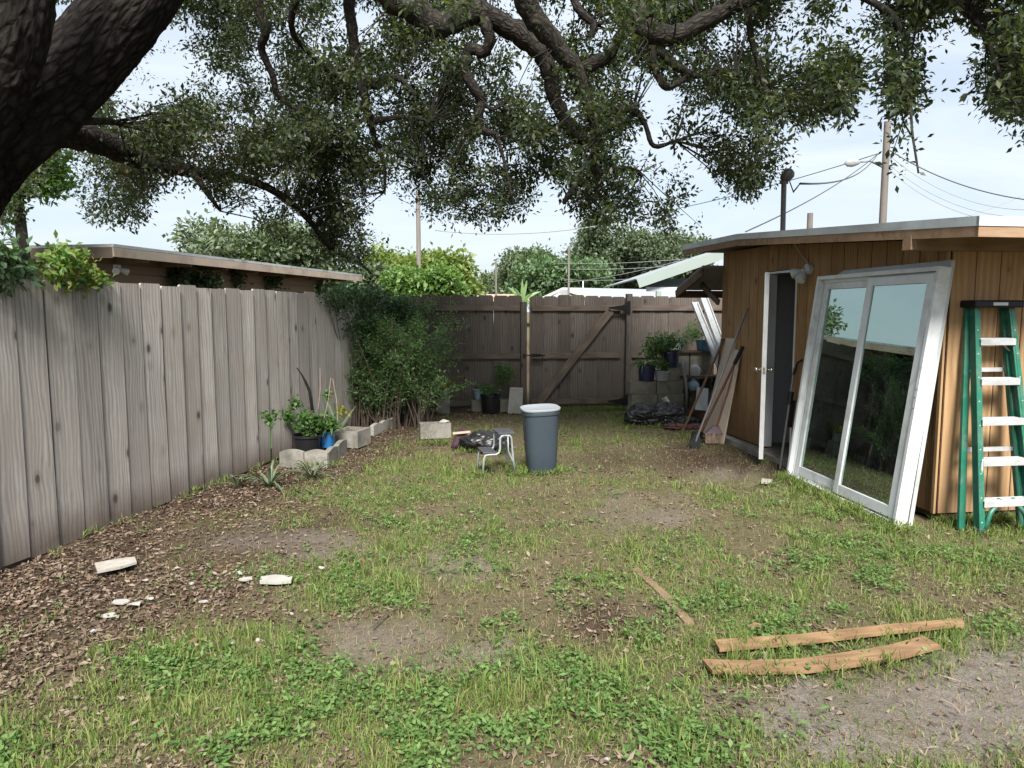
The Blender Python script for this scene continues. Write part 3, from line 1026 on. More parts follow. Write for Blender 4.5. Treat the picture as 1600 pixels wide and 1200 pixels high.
# slab, sill, interior
MB().obox(SP3(0.9, 0.13, -0.05), TA * (LA - .8), TB * 5.2, Vector((0, 0, 0.1))).build('floor_slab', M['concrete'], shed)
MB().obox(SP3(0.1, -1.5, 0.06), TA * (LA - 0.2), TB * 0.03, Vector((0, 0, 2.15))).build('inner_wall', M['grey_wall'], shed)
MB().obox(SP3(DS1 + 0.25, -0.1, 0.06), TA * 0.04, TB * 1.4, Vector((0, 0, 2.15))).build('inner_wall', M['grey_wall'], shed)
MB().obox(SP3(0.1, -0.1, 2.12), TA * (LA - .2), TB * 1.4, Vector((0, 0, 0.03))).build('inner_ceiling', M['grey_wall'], shed)
for z in (1.22, 2.0):
    MB().obox(SP3(DS0 - .3, -1.497, z), TA * (DS1 - DS0 + .9), NA * 0.008, Vector((0, 0, 0.012))).build('batten', M['grey_paint'], shed)
for s0, s1, z0, z1 in ((DS0 - 0.005, DS0 + 0.018, 0.07, DZ), (DS1 - 0.018, DS1 + 0.005, 0.07, DZ), (DS0 - .005, DS1 + .005, DZ, DZ + 0.022)):
    MB().obox(SP3(s0, -0.1, z0), TA * (s1 - s0), NA * 0.122, Vector((0, 0, z1 - z0))).build('door_frame', M['white_paint'], shed)
# door standing open towards the camera, hinged on the far jamb
hinge = SP3(DS1 - 0.02, 0.03, 0.06)
dd = Vector((-hinge.x, -hinge.y, 0)).normalized()
dd = Matrix.Rotation(math.radians(0.5), 3, 'Z') @ dd
dn = Vector((-dd.y, dd.x, 0))
dw = 0.69
door = MB().obox(hinge - dn * 0.022, dd * dw, dn * 0.044, Vector((0, 0, 1.95))).build('door', M['white_paint'], shed)
for sgn in (1, -1):
    kc = hinge + dd * (dw - 0.065) + dn * sgn * 0.022 + Vector((0, 0, 0.94))
    mb = MB()
    ax = (dn * sgn).to_track_quat('Z', 'Y').to_matrix()
    mb.lathe(kc, [(0.032, 0.0), (0.032, 0.006), (0.013, 0.012), (0.012, 0.032), (0.026, 0.042), (0.029, 0.056), (0.022, 0.068), (0.006, 0.071)], 16, axis=ax)
    mb.build('door_knob', M['chrome'], door, smooth=True)
MB().obox(hinge + dd * (dw + .0005) - dn * .012 + Vector((0, 0, .9)), dd * .003, dn * .024, Vector((0, 0, .07))).build('latch_plate', M['chrome'], door)
# two-lamp flood light under the eave
fl = onplane(1270, 421, SA0, NA) + NA * 0.02
mb = MB()
ax = NA.to_track_quat('Z', 'Y').to_matrix()
mb.lathe(fl, [(0.055, 0), (0.06, 0.01), (0.055, 0.05), (0.03, 0.06)], 18, axis=ax)
lamp = mb.build('flood_light_base', M['white_dirty'], shed, smooth='auto')
for dirv in ((NA * 0.9 + TA * 0.75 - Vector((0, 0, 0.35))), (NA * 0.7 - TA * 0.3 - Vector((0, 0, 0.9)))):
    dirv.normalize()
    ax = dirv.to_track_quat('Z', 'Y').to_matrix()
    MB().lathe(fl + NA * 0.05 + dirv * 0.02, [(0.018, 0), (0.02, 0.03), (0.035, 0.045), (0.05, 0.1), (0.05, 0.125), (0.01, 0.128)], 16, axis=ax).build('flood_lamp', M['white_dirty'], lamp, smooth='auto')
MB().tube([fl + NA * .01 + Vector((0, 0, .04)), fl + NA * .03 + TA * .15 + Vector((0, 0, .16)), fl + NA * .1 + TA * .2 + Vector((0, 0, .3))], 0.004, 6).build('lamp_cable', M['white_dirty'], lamp)
# small brown awning on the far side of the shed
aw0 = SP3(LA + 0.02, -0.02, 2.16)
mb = MB()
for z, th, e in ((0, 0.03, 0.0), (-0.09, 0.09, 0.02)):
    pass
q = [aw0, aw0 + TA * 0.9 - Vector((0, 0, .26)), aw0 + TA * 0.9 + TB * 2 - Vector((0, 0, .26)), aw0 + TB * 2]
aw = MB().add([p + Vector((0, 0, .03)) + NA * .3 for p in q] + [p + NA * .3 for p in q], [(0, 1, 2, 3), (7, 6, 5, 4), (0, 4, 5, 1), (1, 5, 6, 2), (2, 6, 7, 3), (3, 7, 4, 0)]).build('awning', M['shingle'], shed)
MB().bar(q[0] + NA * .3 - Vector((0, 0, .055)), q[1] + NA * .3 - Vector((0, 0, .055)), .1, .03).build('awning_fascia', M['lumber_dark'], aw)
MB().bar(q[1] + NA * .3 - Vector((0, 0, .055)), q[2] - Vector((0, 0, .055)), .1, .03).build('awning_fascia', M['lumber_dark'], aw)
MB().bar(SP3(LA + .03, .05, 1.72), SP3(LA + .6, .05, 1.97), .07, .035).build('awning_brace', M['brace'], aw)
MB().bar(SP3(LA + .03, -.5, 1.72), SP3(LA + .6, -.5, 1.97), .07, .035).build('awning_brace', M['brace'], aw)

# ------------------------------------------------------------------ neighbour's house behind the left fence
HZ = 2.62
h0 = A(178, 392, 12.0); h0.z = 0
h1 = A(566, 434, 22.3); h1.z = 0
HD = (h1 - h0).normalized()
HN = Vector((HD.y, -HD.x, 0))                          # towards the yard
house_l = thing('house', 'low tan house with a flat white-topped roof behind the left fence', 'house', h0)
HL = (h1 - h0).length
ez = Vector((0, 0, 1))
for k in range(14):                                     # lap siding courses of the yard side
    z = 0.3 + k * 0.165
    MB().obox(h0 - HN * 0.75 + HD * 0.5 + ez * z, HD * (HL - 1), HN * 0.02, ez * 0.155).build('siding_course', M['tan_wall'], house_l)
MB().obox(h0 - HN * 8 + HD * 0.52, HD * (HL - 1.04), HN * 7.23, ez * 2.58).build('wall', M['tan_wall'], house_l)
MB().obox(h0 - HN * 8.4 - HD * 0.0 + ez * (HZ + .025), HD * HL, HN * 8.4, ez * 0.05).build('roof', M['roof_edge'], house_l)
MB().obox(h0 - HN * 0.03 + ez * (HZ - 0.13), HD * HL, HN * 0.03, ez * 0.15).build('fascia', M['tan_trim'], house_l)
MB().obox(h0 - HN * 8.4 + ez * (HZ - 0.15), HD * 0.03, HN * 8.368, ez * 0.17).build('fascia', M['shade_and_wall_brown'], house_l)  # end face in a darker copy, its shade held in the colour
MB().obox(h0 - HN * 8.3 + HD * .05 + ez * (HZ - 0.05), HD * (HL - .1), HN * 8.24, ez * 0.04).build('soffit', M['tan_wall'], house_l)
fl = h0 + HD * 0.55 - HN * 0.4 + ez * 2.33
fb = MB().lathe(fl, [(0.06, 0), (0.06, 0.06), (0.02, 0.08)], 14).build('flood_light_base', M['white_dirty'], house_l, smooth='auto')
for q in (-1, 1):
    d = (HN * 0.5 + HD * q * 0.8 - ez * 0.3).normalized()
    MB().lathe(fl + d * 0.05, [(0.025, 0), (0.05, 0.05), (0.06, 0.13), (0.01, 0.14)], 12, axis=d.to_track_quat('Z', 'Y').to_matrix()).build('flood_lamp', M['white'], fb, smooth='auto')
for s in np.arange(0.9, HL, 1.22):
    MB().obox(h0 + HD * float(s) - HN * 0.7 + ez * (HZ - .17), HD * .05, HN * .62, ez * .1).build('rafter_tail', M['tan_wall'], house_l)


# ------------------------------------------------------------------ houses beyond the back fence
def gable_house(name, label, apex, left, right, depth_dir, length, mats, oh=0.35, wall_drop=3.2):
    """front gable from three roof points; the ridge runs along depth_dir"""
    apex, left, right, dd = map(Vector, (apex, left, right, depth_dir))
    t = thing(name, label, 'house', (apex.x, apex.y, 0))
    dd = dd.normalized() * length
    base_l, base_r = Vector((left.x, left.y, 0)), Vector((right.x, right.y, 0))
    ins = 0.08
    bl, br = base_l.lerp(base_r, ins), base_r.lerp(base_l, ins)
    q = dd.normalized() * oh
    top_l, top_r, ap = Vector((bl.x, bl.y, left.z)), Vector((br.x, br.y, right.z)), apex - Vector((0, 0, .12))
    vs = [bl + q, br + q, top_r + q, ap + q, top_l + q]
    vs2 = [v + dd - q * 2 for v in vs]
    MB().add(vs + vs2, [(0, 1, 2, 3, 4), (9, 8, 7, 6, 5), (0, 5, 6, 1), (1, 6, 7, 2), (4, 9, 5, 0)]).build('wall', mats[0], t)
    th = Vector((0, 0, 0.12))
    for e in (left, right):
        MB().add([apex, e, e + dd, apex + dd, apex - th, e - th, e + dd - th, apex + dd - th],
                 [(0, 1, 2, 3), (7, 6, 5, 4), (0, 4, 5, 1), (1, 5, 6, 2), (2, 6, 7, 3), (3, 7, 4, 0)]).build('roof', mats[1], t)
        fd = dd.normalized() * -0.03
        MB().add([apex + fd, e + fd, e + fd - th * 2.2, apex + fd - th * 2.2, apex + fd * 2, e + fd * 2, e + fd * 2 - th * 2.2, apex + fd * 2 - th * 2.2],
                 [(0, 1, 2, 3), (7, 6, 5, 4), (0, 4, 5, 1), (1, 5, 6, 2), (2, 6, 7, 3), (3, 7, 4, 0)]).build('barge_board', mats[2], t)
    return t


hb = gable_house('house', 'white gabled house with a pale grey shingle roof far behind the gate', A(880, 449, 60), A(826, 474, 58.6), A(966, 474, 58.6),
                 (0.82, 0.57, 0), 17, (M['house_white'], M['house_roof'], M['house_white']))
MB().box(A(882, 461, 58.9) - Vector((0, 0, 0)), (0.7, 0.06, 0.8), 0).build('gable_vent', M['grey_plastic'], hb)
MB().tube([A(911, 462, 61), A(911, 438, 61)], 0.05, 8).build('vent_pipe', M['white_paint'], hb)
# low carport roof closer in, whose sloping barge board rises behind the shed
ch = thing('carport', 'pale green carport roof on posts beyond the back fence beside the shed', 'carport', (A(1080, 470, 24).x, 24, 0))
e0, e1 = A(997, 438, 24), A(1190, 372, 24)
for pa, pb, w, mt, nm, off in ((e0, e1, 0.30, 'house_green', 'barge_board', 0.0),):
    MB().bar(pa - Vector((0, 0, .1)), pb - Vector((0, 0, .1)), w, 0.05).build(nm, M[mt], ch)
rd = Vector((0.05, 9, 0))
MB().add([e0 + Vector((-.06, .04, .06)), e1 + Vector((0, .04, .06)), e1 + rd + Vector((0, 0, .06)), e0 + rd + Vector((-.06, 0, .06)), e0 + Vector((-.06, .04, 0.02)), e1 + Vector((0, .04, 0.02)), e1 + rd, e0 + rd + Vector((-.06, 0, 0))],
         [(0, 1, 2, 3), (7, 6, 5, 4), (0, 4, 5, 1), (1, 5, 6, 2), (2, 6, 7, 3), (3, 7, 4, 0)]).build('roof', M['house_roof'], ch)
b0, b1 = A(1010, 452, 24.3), A(1170, 452, 24.3)
MB().bar(b0, b1, 0.14, 0.1).build('beam', M['grey_paint'], ch)
MB().add([b0 + Vector((0, .1, .06)), b1 + Vector((0, .1, .06)), b1 + Vector((0, 3.5, .5)), b0 + Vector((.4, 3.5, .5))], [(0, 1, 2, 3)]).build('soffit', M['house_green'], ch)
for x in (1029, 1080):
    p = A(x, 455, 24.3)
    MB().box((p.x, p.y, p.z / 2), (0.16, 0.16, p.z)).build('post', M['house_green'], ch)
hw = A(1105, 450, 26)
MB().box((hw.x + 3, 27.5, 1.2), (6.0, 0.2, 2.4)).build('wall', M['shade_and_wall_brown'], ch)
hr = thing('house', 'tan tiled roof just showing above the back fence below the thin pole', 'house', (A(770, 470, 70).x, 70, 0))
p = A(768, 463, 70)
MB().box((p.x, 72, p.z / 2 - .25), (6.5, 4, p.z - .5)).build('wall', M['house_white'], hr)
MB().add([(p.x - 4, 69, p.z - .5), (p.x + 4, 69, p.z - .5), (p.x + 4, 75, p.z - .5), (p.x - 4, 75, p.z - .5), (p.x - 2.4, 72, p.z + .25), (p.x + 2.4, 72, p.z + .25)],
         [(0, 1, 5, 4), (1, 2, 5), (2, 3, 4, 5), (3, 0, 4), (3, 2, 1, 0)]).build('roof', M['red_roof'], hr)


# ------------------------------------------------------------------ poles and wires
def pole(name, label, x, ytop, Y, w, cat='utility pole', mat='pole_wood', group=None):
    top = A(x, ytop, Y)
    r = w / 2
    return MB().tube([(top.x, Y, -.1), (top.x, Y, top.z * .5), (top.x, Y, top.z)], [r * 1.25, r * 1.1, r], 12).build(name, M[mat], smooth='auto', label=label, cat=cat, group=group), top


p_big, t_big = pole('utility_pole', 'tall wooden utility pole rising behind the shed roof', 1387, 190, 23, 0.2)
pole('utility_pole', 'pale wooden pole standing in front of the yellow-green tree', 653, 300, 30, 0.17)
pole('utility_pole', 'thin distant pole in front of the dark trees', 775, 408, 48, 0.11)
pole('utility_pole', 'short distant pole top beside the white house roof', 889, 386, 48, 0.12)
pole('utility_pole', 'short distant pole just above the shed roof', 1266, 333, 40, 0.3)


def wire(a, b, sag, label, r=0.012, mat='wire', n=20):
    a, b = Vector(a), Vector(b)
    pts = [a.lerp(b, i / n) - Vector((0, 0, sag * 4 * (i / n) * (1 - i / n))) for i in range(n + 1)]
    return MB().tube(pts, r, 5).build('overhead_wire', M[mat], smooth=True, label=label, cat='wire')


# service mast on the shed roof
mb_ = SA0 + TA * 2.2 + NA * -0.35
mt = A(1225, 280, (mb_.y))
mz0 = zroof(2.2)
mast = thing('service_mast', 'grey conduit mast with a rounded weatherhead on the shed roof', 'mast', (mt.x, mt.y, mz0))
mbase = A(1223, 366, mt.y)
MB().tube([(mbase.x, mt.y, mz0 - .02), (mt.x, mt.y, mt.z)], 0.027, 12).build('conduit', M['galv'], mast, smooth='auto')
ax = Vector((0.75, -0.1, 0.65)).normalized().to_track_quat('Z', 'Y').to_matrix()
MB().lathe((mt.x - .015, mt.y, mt.z), [(0.03, -0.01), (0.05, 0.02), (0.062, 0.06), (0.058, 0.1), (0.035, 0.125), (0.005, 0.13)], 16, axis=ax).build('weatherhead', M['galv'], mast, smooth=True)
MB().tube([(mt.x - .04, mt.y, mt.z - .03), (mt.x + .04, mt.y, mt.z - .03)], .02, 8).build('clamp', M['galv'], mast)
hk = A(1250, 287, mt.y)
for k in range(3):
    MB().tube([(mt.x + .03, mt.y, mt.z + .05), A(1238 + k, 295 + k * 3, mt.y + .02 * k), A(1240 + k * 2, 299 - k * 2, mt.y + .03 * k), hk], .006, 6).build('drip_loop', M['wire'], mast)
att = A(1372, 240, 23)
tri = wire(hk, att, 0.25, 'twisted service drop wire from the mast to the tall pole', 0.012)
wire(A(1058, 326, 30), att, 0.1, 'long wire from under the oak up to the tall pole', 0.014)
wire(A(1165, 362, 12), att, 0.15, 'wire rising from the shed roof to the tall pole', 0.012)
wire(A(680, 360, 34), A(1058, 326, 30), 0.5, 'wire crossing the sky above the far trees', 0.02, 'wire_pale')
for k, (a, b, sg) in enumerate((((1390, 235), (1640, 316), .3), ((1390, 243), (1640, 327), .5), ((1390, 258), (1640, 338), .5), ((1390, 266), (1600, 348), .4))):
    wire(A(*a, 23), A(*b, 19), sg, ['thick uppermost', 'second', 'third', 'lowest'][k] + ' of the four wires leaving the tall pole to the right', 0.016 if k == 0 else 0.009, 'wire' if k == 0 else 'wire_pale')
for k, (a, b) in enumerate((((870, 412), (1120, 400)), ((870, 420), (1090, 412)), ((880, 442), (1060, 408)), ((880, 436), (1010, 433)))):
    wire(A(*a, 34), A(*b, 27), .1, ['highest', 'second highest', 'steeply rising', 'lowest'][k] + ' thin wire crossing the trees left of the shed', 0.011, 'wire_pale')
wire(A(1450, 352, 40), A(1610, 300, 40), .2, 'faint distant wire above the right end of the shed roof', 0.015, 'wire_pale')
sl = thing('street_light', 'cobra-head street light on an arm left of the tall pole', 'street light', A(1375, 262, 23))
MB().tube([A(1384, 264, 23), A(1360, 252, 22.9), A(1345, 253, 22.8)], .025, 8).build('arm', M['galv'], sl, smooth=True)
MB().lathe(A(1345, 253, 22.8), [(.03, 0), (.08, .08), (.13, .25), (.11, .42), (.02, .5)], 14, axis=Vector((-1, 0, -.08)).to_track_quat('Z', 'Y').to_matrix(), sx=.55).build('lamp_head', M['grey_plastic'], sl, smooth=True)


# ------------------------------------------------------------------ trees
def leaf_cloud(blobs, n, L, W, clump=0.0, per=1):
    """leaves spread in and on a set of ellipsoids (c, r) weighted to the shell"""
    w = np.array([r[0] * r[1] + r[1] * r[2] for c, r in blobs])
    pick = RNG.choice(len(blobs), size=n, p=w / w.sum())
    c = np.array([tuple(b[0]) for b in blobs])[pick]
    r = np.array([tuple(b[1]) for b in blobs])[pick]
    d = unit(RNG.normal(size=(n, 3)))
    rad = RNG.random(n) ** 0.33
    P = c + d * r * rad[:, None] * (0.85 + 0.3 * RNG.random((n, 1)))
    if per > 1:
        P = np.repeat(P, per, 0) + RNG.normal(size=(n * per, 3)) * clump
        d = np.repeat(d, per, 0)
    m = len(P)
    D = unit(d * 0.5 + RNG.normal(size=(m, 3)) * 0.8 + np.array([0, 0, -0.2]))
    return leaf_arrays(P, D, L * (0.6 + 0.8 * RNG.random(m)), W * (0.6 + 0.8 * RNG.random(m)), 0.2)


def far_tree(name, label, x, ybase_top, Y, rx, ry, mat, n=2600, leaf=0.22, lumps=14, trunk=0.16, seed=0, group='trees beyond the fences'):
    """crown centred at photo (x, y) with half sizes in photo pixels at depth Y"""
    r = random.Random(seed)
    c = A(x, ybase_top, Y)
    k = Y / F
    RX, RZ = rx * k, ry * k
    t = thing(name, label, 'tree', (c.x, Y, 0), group)
    blobs = []
    for i in range(lumps):
        a, e = r.uniform(0, 2 * PI), r.uniform(-0.7, 1.0)
        q = r.uniform(0.45, 0.8)
        s = r.uniform(0.28, 0.46)
        blobs.append((Vector((c.x + math.cos(a) * q * RX, Y + math.sin(a) * q * RX * 0.8, c.z + e * q * RZ)), (RX * s, RX * s * .9, RZ * s * 0.95)))
    V, T = leaf_cloud(blobs, n, leaf, leaf * 0.55, leaf * 0.7, 4)
    crown = np_mesh('crown', V, T, mat, t)
    tag(crown, kind='stuff')
    mb = MB()
    mb.tube([(c.x, Y, -.1), (c.x + .05, Y, c.z * .5), (c.x, Y, c.z)], [trunk * 1.4, trunk, trunk * .6], 8)
    mb.build('trunk', M['bark_limb'], t, smooth=True)
    for i in range(5):
        b = blobs[i]
        MB().tube([(c.x, Y, max(.6, c.z - RZ * .6)), Vector((c.x, Y, c.z - RZ * .2)).lerp(b[0], .5), b[0]], [trunk * .6, trunk * .4, trunk * .15], 6).build('branch', M['bark_limb'], t, smooth=True)
    return t


far_tree('tree', 'grey green tree rising behind the tan house roof', 395, 415, 30, 115, 72, M['far_grey'], 3800, .24, 22, seed=1)
far_tree('tree', 'yellow-green tree behind the pale pole', 655, 438, 34, 88, 46, M['yellowgreen'], 3600, .24, 20, seed=2)
far_tree('tree', 'lime green rounded tree low behind the back fence', 665, 456, 24, 62, 30, M['limegreen'], 2800, .17, 16, seed=3)
far_tree('tree', 'small dark tree far behind beside the thin pole', 775, 452, 90, 46, 36, M['far_grey'], 1800, .5, 10, seed=4)
far_tree('tree', 'loose grey green tree above the banana plant', 830, 428, 82, 50, 38, M['far_grey'], 2400, .5, 16, seed=5)
far_tree('tree', 'dense mid green tree left of the white house', 872, 440, 78, 80, 38, M['far_green'], 3800, .5, 18, seed=6)
far_tree('tree', 'tall dark oak behind the white house roof', 955, 402, 88, 62, 58, M['far_dark'], 4200, .5, 26, .5, seed=7)
far_tree('tree', 'spreading oak just left of the shed roof', 1045, 405, 84, 66, 52, M['far_dark'], 4200, .5, 26, .5, seed=8)
far_tree('tree', 'bushy green tree filling in below the two dark oaks', 1000, 434, 92, 90, 30, M['far_green'], 3400, .55, 16, seed=9)
far_tree('tree', 'green tree between the hanging oak boughs and the yellow-green tree', 566, 455, 26, 46, 40, M['far_dark'], 2200, .2, 14, seed=10)
far_tree('tree', 'bright green tree behind the oak trunk at the left edge', 25, 270, 11, 80, 75, M['bright'], 900, .1, 12, .1, seed=12)

ban = thing('banana_plant', 'pale banana plant sticking up behind the gate post', 'plant', (A(815, 470, 18).x, 18, 0))
bc = A(816, 474, 18)
MB().tube([(bc.x, 18, 0), (bc.x, 18, bc.z)], [.1, .06], 8).build('stem', M['banana'], ban)
for k in range(17):
    a = PI * (0.04 + 0.92 * k / 16)
    L = 0.5 + .2 * math.sin(k * 1.9)
    pts = [bc + Vector((math.cos(a) * L * t, 0.25 * math.sin(k * 2.3) * t, math.sin(a) * L * t - 0.35 * t * t * abs(math.cos(a)))) for t in (0, .25, .5, .75, 1)]
    mb = MB()
    vs = []
    for i, p in enumerate(pts):
        w = (.01, .035, .04, .028, .004)[i]
        side = Vector((-math.sin(a) * w, .3 * w, math.cos(a) * w))
        vs += [p + side, p + Vector((0, -.01, -.008)), p - side]
    fs = []
    for i in range(4):
        fs += [(i * 3, i * 3 + 1, i * 3 + 4, i * 3 + 3), (i * 3 + 1, i * 3 + 2, i * 3 + 5, i * 3 + 4)]
    mb.add(vs, fs).build('leaf', M['banana'], ban, smooth=True)

# the great live oak
OX, OY = -4.55, 5.6
oak = thing('oak_tree', 'huge live oak with a leaning dark trunk and boughs over the yard', 'tree', (OX, OY, 0))


def limb_pts(path, d0, d1, sub=5, wob=0.5, seed=0, jit=0.06):
    """photo path [(x, y, halfwidth px)] with depth running d0 -> d1; returns points and radii"""
    r = random.Random(seed)
    n = len(path)
    P, R = [], []
    ctl = []
    for i, (x, y, w) in enumerate(path):
        Y = d0 + (d1 - d0) * i / max(1, n - 1)
        ctl.append((A(x, y, Y), w * Y / F))
    for i in range(n - 1):
        p0, p1, p2, p3 = (ctl[max(i - 1, 0)][0], ctl[i][0], ctl[i + 1][0], ctl[min(i + 2, n - 1)][0])
        for k in range(sub):
            t = k / sub
            q = 0.5 * ((2 * p1) + (p2 - p0) * t + (2 * p0 - 5 * p1 + 4 * p2 - p3) * t * t + (3 * p1 - p0 - 3 * p2 + p3) * t ** 3)
            rad = ctl[i][1] * (1 - t) + ctl[i + 1][1] * t
            P.append(q + Vector((r.uniform(-1, 1), r.uniform(-1, 1), r.uniform(-1, 1))) * rad * 0.12 * wob)
            R.append(rad * r.uniform(1 - jit, 1 + jit))
    P.append(ctl[-1][0])
    R.append(ctl[-1][1])
    return P, R


def bark_tube(P, R, seg, amp, seed, furrow=0.0):
    """tube with furrowed bark"""
    mb = MB().tube(P, R, seg)
    rr = random.Random(seed)
    ph = [rr.uniform(0, 6.28) for _ in range(6)]
    n = len(P)
    mb.limb = []
    ln = 0.0
    ra = sum(R) / len(R)
    for i in range(n):
        ln += (P[i] - P[i - 1]).length if i else 0.0
        for k in range(seg):
            mb.limb.append((math.cos(2 * PI * k / seg) * ra + seed * 1.3, math.sin(2 * PI * k / seg) * ra, ln))
            v = mb.v[i * seg + k]
            t = 2 * PI * k / seg
            f = math.sin(t * 9 + i * .5 + ph[0]) * .5 + math.sin(t * 17 - i * .8 + ph[1]) * .35 + math.sin(t * 3 + i * .21 + ph[2]) * .6 + rr.uniform(-.25, .25)
            g = 0.0
            if furrow:
                arc = t * ra
                w1 = float(vn(arc * 3, ln * 2.2, 1.0, 3.3)) * 1.6
                r1 = 1 - abs(2 * float(vn(arc * 16 + w1 * 2, ln * 6.5 + w1, 1.0, 1.1)) - 1)
                r2 = 1 - abs(2 * float(vn(arc * 34 + w1 * 3, ln * 17 + w1, 1.0, 7.7)) - 1)
                lump = float(vn(arc * 2.2, ln * 1.6, 1.0, 9.1)) - .5
                g = (furrow * (r1 * r1 - .4) + furrow * .45 * (r2 - .5) + .07 * lump) / R[i]
            mb.v[i * seg + k] = P[i] + (v - P[i]) * (1 + amp * f + g)
    return mb


def limb_part(mb, name, mat):
    o = mb.build(name, mat, oak, smooth=True)
    at_ = o.data.attributes.new('limb', 'FLOAT_VECTOR', 'POINT')
    at_.data.foreach_set('vector', np.array(mb.limb, np.float32).ravel())
    return o


P, R = limb_pts([(-190, 780, 88), (-165, 560, 80), (-120, 400, 70), (-75, 305, 66), (-20, 235, 62), (55, 165, 58), (125, 95, 56), (195, 15, 54), (270, -80, 50), (400, -190, 44), (560, -260, 36)], 5.6, 6.4, 30, .0, 1, .0)
trunk = limb_part(bark_tube(P, R, 190, .006, 1, .018), 'trunk', M['bark'])
SKEL = list(P[100::3])
P, R = limb_pts([(-70, 270, 48), (-30, 190, 46), (0, 110, 42), (28, 30, 40), (45, -60, 36), (80, -200, 30)], 5.5, 5.2, 26, .0, 2, .0)
limb_part(bark_tube(P, R, 150, .006, 2, .016), 'limb', M['bark'])
LIMBS = [
    ([(40, 190, 24), (100, 205, 23), (160, 222, 19), (215, 248, 15), (300, 268, 9), (400, 285, 6), (470, 330, 5), (520, 395, 3)], 6.2, 9.5),
    ([(120, 190, 6), (170, 190, 5), (200, 197, 3)], 6.2, 6.8),
    ([(300, 268, 6), (330, 310, 4), (345, 330, 2)], 8.0, 8.2),
    ([(400, -60, 12), (403, 0, 8), (415, 50, 7), (408, 75, 6), (425, 115, 5), (440, 155, 4), (500, 190, 2)], 7.5, 8.2),
    ([(480, -40, 6), (455, 30, 5), (470, 70, 4), (520, 115, 3)], 7.6, 8.3),
    ([(540, -60, 10), (546, 10, 9), (552, 65, 8), (560, 110, 8), (572, 160, 7), (577, 188, 7), (600, 186, 5), (640, 183, 3), (670, 190, 2)], 7.2, 7.9),
    ([(562, 115, 6), (587, 135, 6), (605, 120, 5), (628, 126, 4), (650, 150, 3)], 7.5, 7.6),
    ([(577, 188, 5), (585, 215, 4), (600, 260, 3), (601, 300, 2)], 7.8, 8.0),
    ([(590, 225, 3), (620, 238, 3), (660, 245, 2)], 7.9, 8.1),
    ([(560, -80, 24), (610, -8, 21), (645, 12, 21), (688, 38, 19), (735, 18, 17), (770, 30, 16), (815, 55, 16), (845, 82, 14), (860, 120, 12), (868, 155, 11), (885, 190, 10), (905, 215, 10), (930, 222, 8)], 6.6, 7.6),
    ([(755, 30, 10), (765, 62, 9), (755, 82, 8), (735, 76, 9), (727, 108, 8), (742, 140, 8), (752, 160, 7), (747, 185, 7), (755, 205, 6), (775, 208, 3)], 6.9, 7.3),
    ([(752, 160, 4), (768, 170, 3), (782, 166, 2)], 7.2, 7.3),
    ([(745, 203, 5), (735, 205, 4), (728, 212, 2)], 7.3, 7.4),
    ([(790, -80, 20), (815, -15, 17), (832, 25, 17), (862, 62, 14), (898, 108, 12), (914, 150, 10), (928, 185, 9), (933, 222, 8), (926, 250, 7), (932, 268, 5), (975, 262, 3), (1000, 268, 2)], 6.4, 7.5),
    ([(930, 182, 7), (960, 172, 7), (990, 172, 6), (1008, 195, 4), (1022, 228, 4), (1055, 220, 2)], 7.2, 7.3),
    ([(912, 268, 6), (895, 295, 6), (880, 318, 3)], 7.4, 7.5),
    ([(930, 250, 5), (934, 285, 4), (930, 320, 2)], 7.4, 7.5),
    ([(908, 108, 11), (945, 92, 10), (966, 62, 9), (985, 20, 8), (1000, -40, 8)], 6.9, 6.6),
    ([(920, 60, 5), (928, 40, 6), (905, 15, 6), (890, -20, 6)], 7.1, 7.2),
    ([(960, -60, 20), (985, -10, 17), (1003, 30, 17), (1020, 52, 16), (1055, 55, 14), (1095, 36, 13), (1145, 10, 11), (1200, -15, 10), (1280, -60, 8)], 6.3, 6.0),
    ([(1020, 60, 6), (1021, 100, 6), (1038, 134, 6), (1058, 130, 5), (1075, 118, 3)], 6.6, 6.7),
    ([(1030, 80, 7), (1060, 105, 7), (1090, 118, 5), (1140, 112, 3), (1180, 140, 2)], 6.6, 6.9),
    ([(1170, -30, 6), (1172, 50, 5), (1185, 100, 4), (1200, 160, 3)], 6.2, 6.4),
    ([(1280, -60, 7), (1340, -10, 6), (1400, 30, 4), (1420, 110, 3), (1425, 200, 2), (1435, 270, 1.5)], 5.9, 4.9),
    ([(1420, -60, 7), (1475, -10, 6), (1530, 40, 4), (1560, 110, 3), (1590, 170, 2)], 5.4, 4.8),
    ([(640, 185, 3), (650, 230, 2.5), (665, 280, 2), (700, 320, 1.5)], 7.8, 8.0),
    ([(775, 208, 3), (790, 260, 2.5), (800, 310, 2)], 7.3, 7.4),
    ([(520, 395, 3), (560, 410, 2.5), (580, 428, 1.5)], 9.4, 9.5),
]
for k, (path, d0, d1) in enumerate(LIMBS):
    P, R = limb_pts(path, d0, d1, 5, 1.0, 30 + k)
    SKEL += P
    big = max(R) > 0.07
    limb_part(bark_tube(P, R, 20 if big else 8, .03, k), 'limb' if big else 'branch', M['bark_limb'])
SK = np.array([tuple(p) for p in SKEL])

